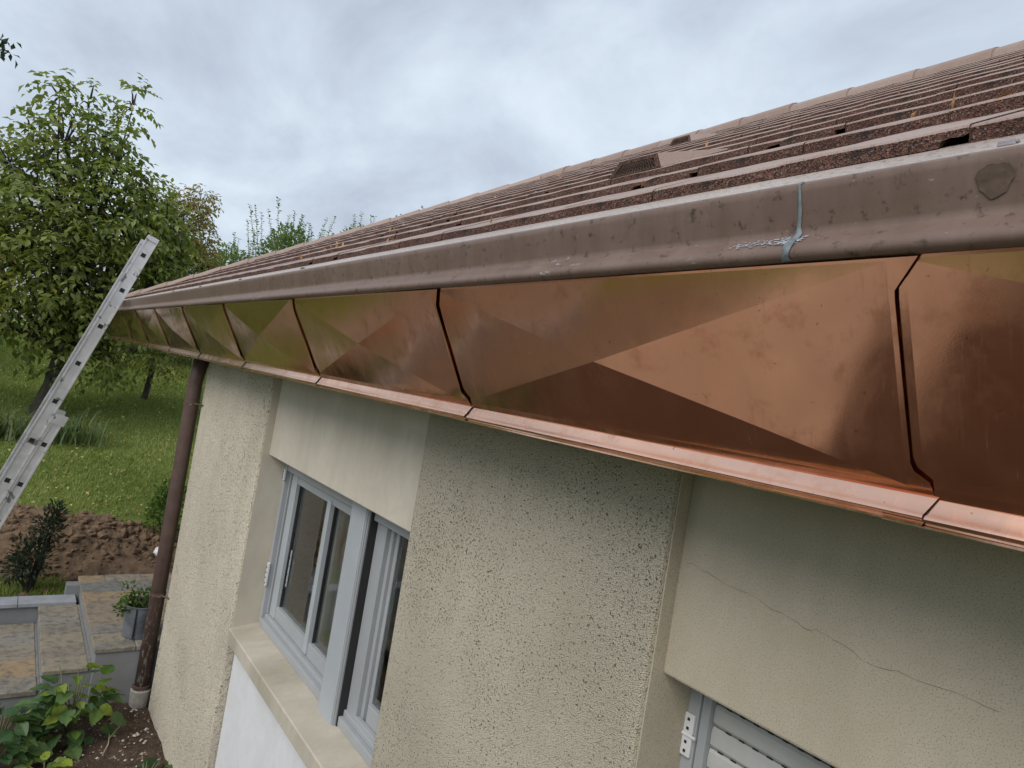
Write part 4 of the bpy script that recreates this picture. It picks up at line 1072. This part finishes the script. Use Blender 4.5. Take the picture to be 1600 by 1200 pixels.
stile(X1 + .002, -2.9, -1.12, .055, .140); stile(X2, -2.9, -1.12, .055, .140)
k = 0; s = .52
while s > -2.8:
    for t in ((0.0,) if s > -1.25 else (0.0, .097)):
        b = B(); b.tube([lpt(X1 + .004, s, t), lpt(X2, s, t)], .017, 10); o = LP(autosmooth(b.build('rung', M['alu'])))
        b = B(); hs = .019
        v = [lpt(X1 + .0068 + dx, s + ds, t + dt) for dx in (0, .0025) for ds in (-hs, hs) for dt in (-hs, hs)]
        b.add(v, [(0, 1, 3, 2), (4, 6, 7, 5), (0, 4, 5, 1), (2, 3, 7, 6), (0, 2, 6, 4), (1, 5, 7, 3)]); h_ = b.build('rung_end', M['black'], o)
    s -= RS
for x in (X1, X2):
    b = B()
    v = [lpt(x + dx, ss, tt_) for ss in (-1.16, -1.07) for tt_ in (.045, .155) for dx in (-.02, .02)]
    b.add(v, [(0, 2, 3, 1), (4, 5, 7, 6), (0, 1, 5, 4), (2, 6, 7, 3), (0, 4, 6, 2), (1, 3, 7, 5)])
    LP(b.build('guide_bracket', M['alu']))
for x in (X1, X2):
    b = B()
    v = [lpt(x + dx, ss, tt_) for ss in (.67, .715) for tt_ in (-.05, .05) for dx in (-.018, .018)]
    b.add(v, [(0, 2, 3, 1), (4, 5, 7, 6), (0, 1, 5, 4), (2, 6, 7, 3), (0, 4, 6, 2), (1, 3, 7, 5)])
    LP(b.build('end_cap', M['alu']))

# ------------------------------------------------------------------ far houses
fh = empty('white_house', (-42, -6, H - .4)); tag(fh, 'white gabled house far behind the walnut tree', 'house')
v = [(-42, -12, H - 1), (-42, 1.6, H - 1), (-42, 1.6, H + 5.6), (-42, -5, H + 9.1), (-42, -12, H + 5.6)]
v += [(x - 9, y, z) for x, y, z in v]
def FH(o): o.parent = fh; o.matrix_parent_inverse = Matrix.Translation((42, 6, -(H - .4))); return o
FH(mesh('wall', v, [(0, 1, 2, 3, 4), (5, 9, 8, 7, 6), (1, 6, 7, 2), (0, 4, 9, 5), (0, 5, 6, 1)], M['white_wall']))
b = B()
for (ya, za), (yb2, zb2) in (((2.1, 5.32), (-5, 9.16)), ((-5, 9.16), (-12.5, 5.3))):
    v = [(x, y, H + z + o_) for x in (-41.6, -51.4) for (y, z) in ((ya, za), (yb2, zb2)) for o_ in (.03, .18)]
    b.add(v, [(0, 1, 3, 2), (4, 6, 7, 5), (1, 5, 7, 3), (0, 2, 6, 4), (0, 4, 5, 1), (2, 3, 7, 6)])
FH(b.build('roof', M['far_roof']))
for y in (-8.5, -3.2):
    FH(B().box(-41.99, -41.94, y, y + 1.1, H + 1.2, H + 2.6).build('window', M['glass']))

# ------------------------------------------------------------------ dry leaves caught on the tile lips
lfm = bpy.data.meshes.new('fallen_leaf'); lfm.from_pydata([(0, 0, 0), (.008, .004, .010), (.001, .006, .030), (-.007, .004, .012), (0, .001, .014)], [], [(0, 1, 4), (1, 2, 4), (2, 3, 4), (3, 0, 4)]); 
mo = simple('dry_leaf', (.46, .25, .10), .8, .35, 60, 0); lfm.materials.append(mo)
for k in range(46):
    i = int(rng.integers(0, 9)); y = YE + GA * i; x = -(y) * rng.uniform(.35, 3.2)
    if x < XC + (y - YE) + .3: continue
    o = bpy.data.objects.new('dry_leaf', lfm); C.objects.link(o)
    on_top = rng.random() < .35
    o.location = (x, y - (.012 if not on_top else -.01), H + ZE + T * GA * i + (TH if on_top or i == 0 else 0.0) * (1 if on_top else 0) - (.006 if not on_top else 0) + .0)
    o.rotation_euler = (rng.normal(0, .5), rng.normal(0, .7), rng.uniform(0, 6.28)); s_ = rng.uniform(.5, 1.1); o.scale = (s_, s_, s_)
    tag(o, 'small dry orange leaf caught on the edge of a roof tile', 'leaf', 'dry leaves caught on the roof tiles')
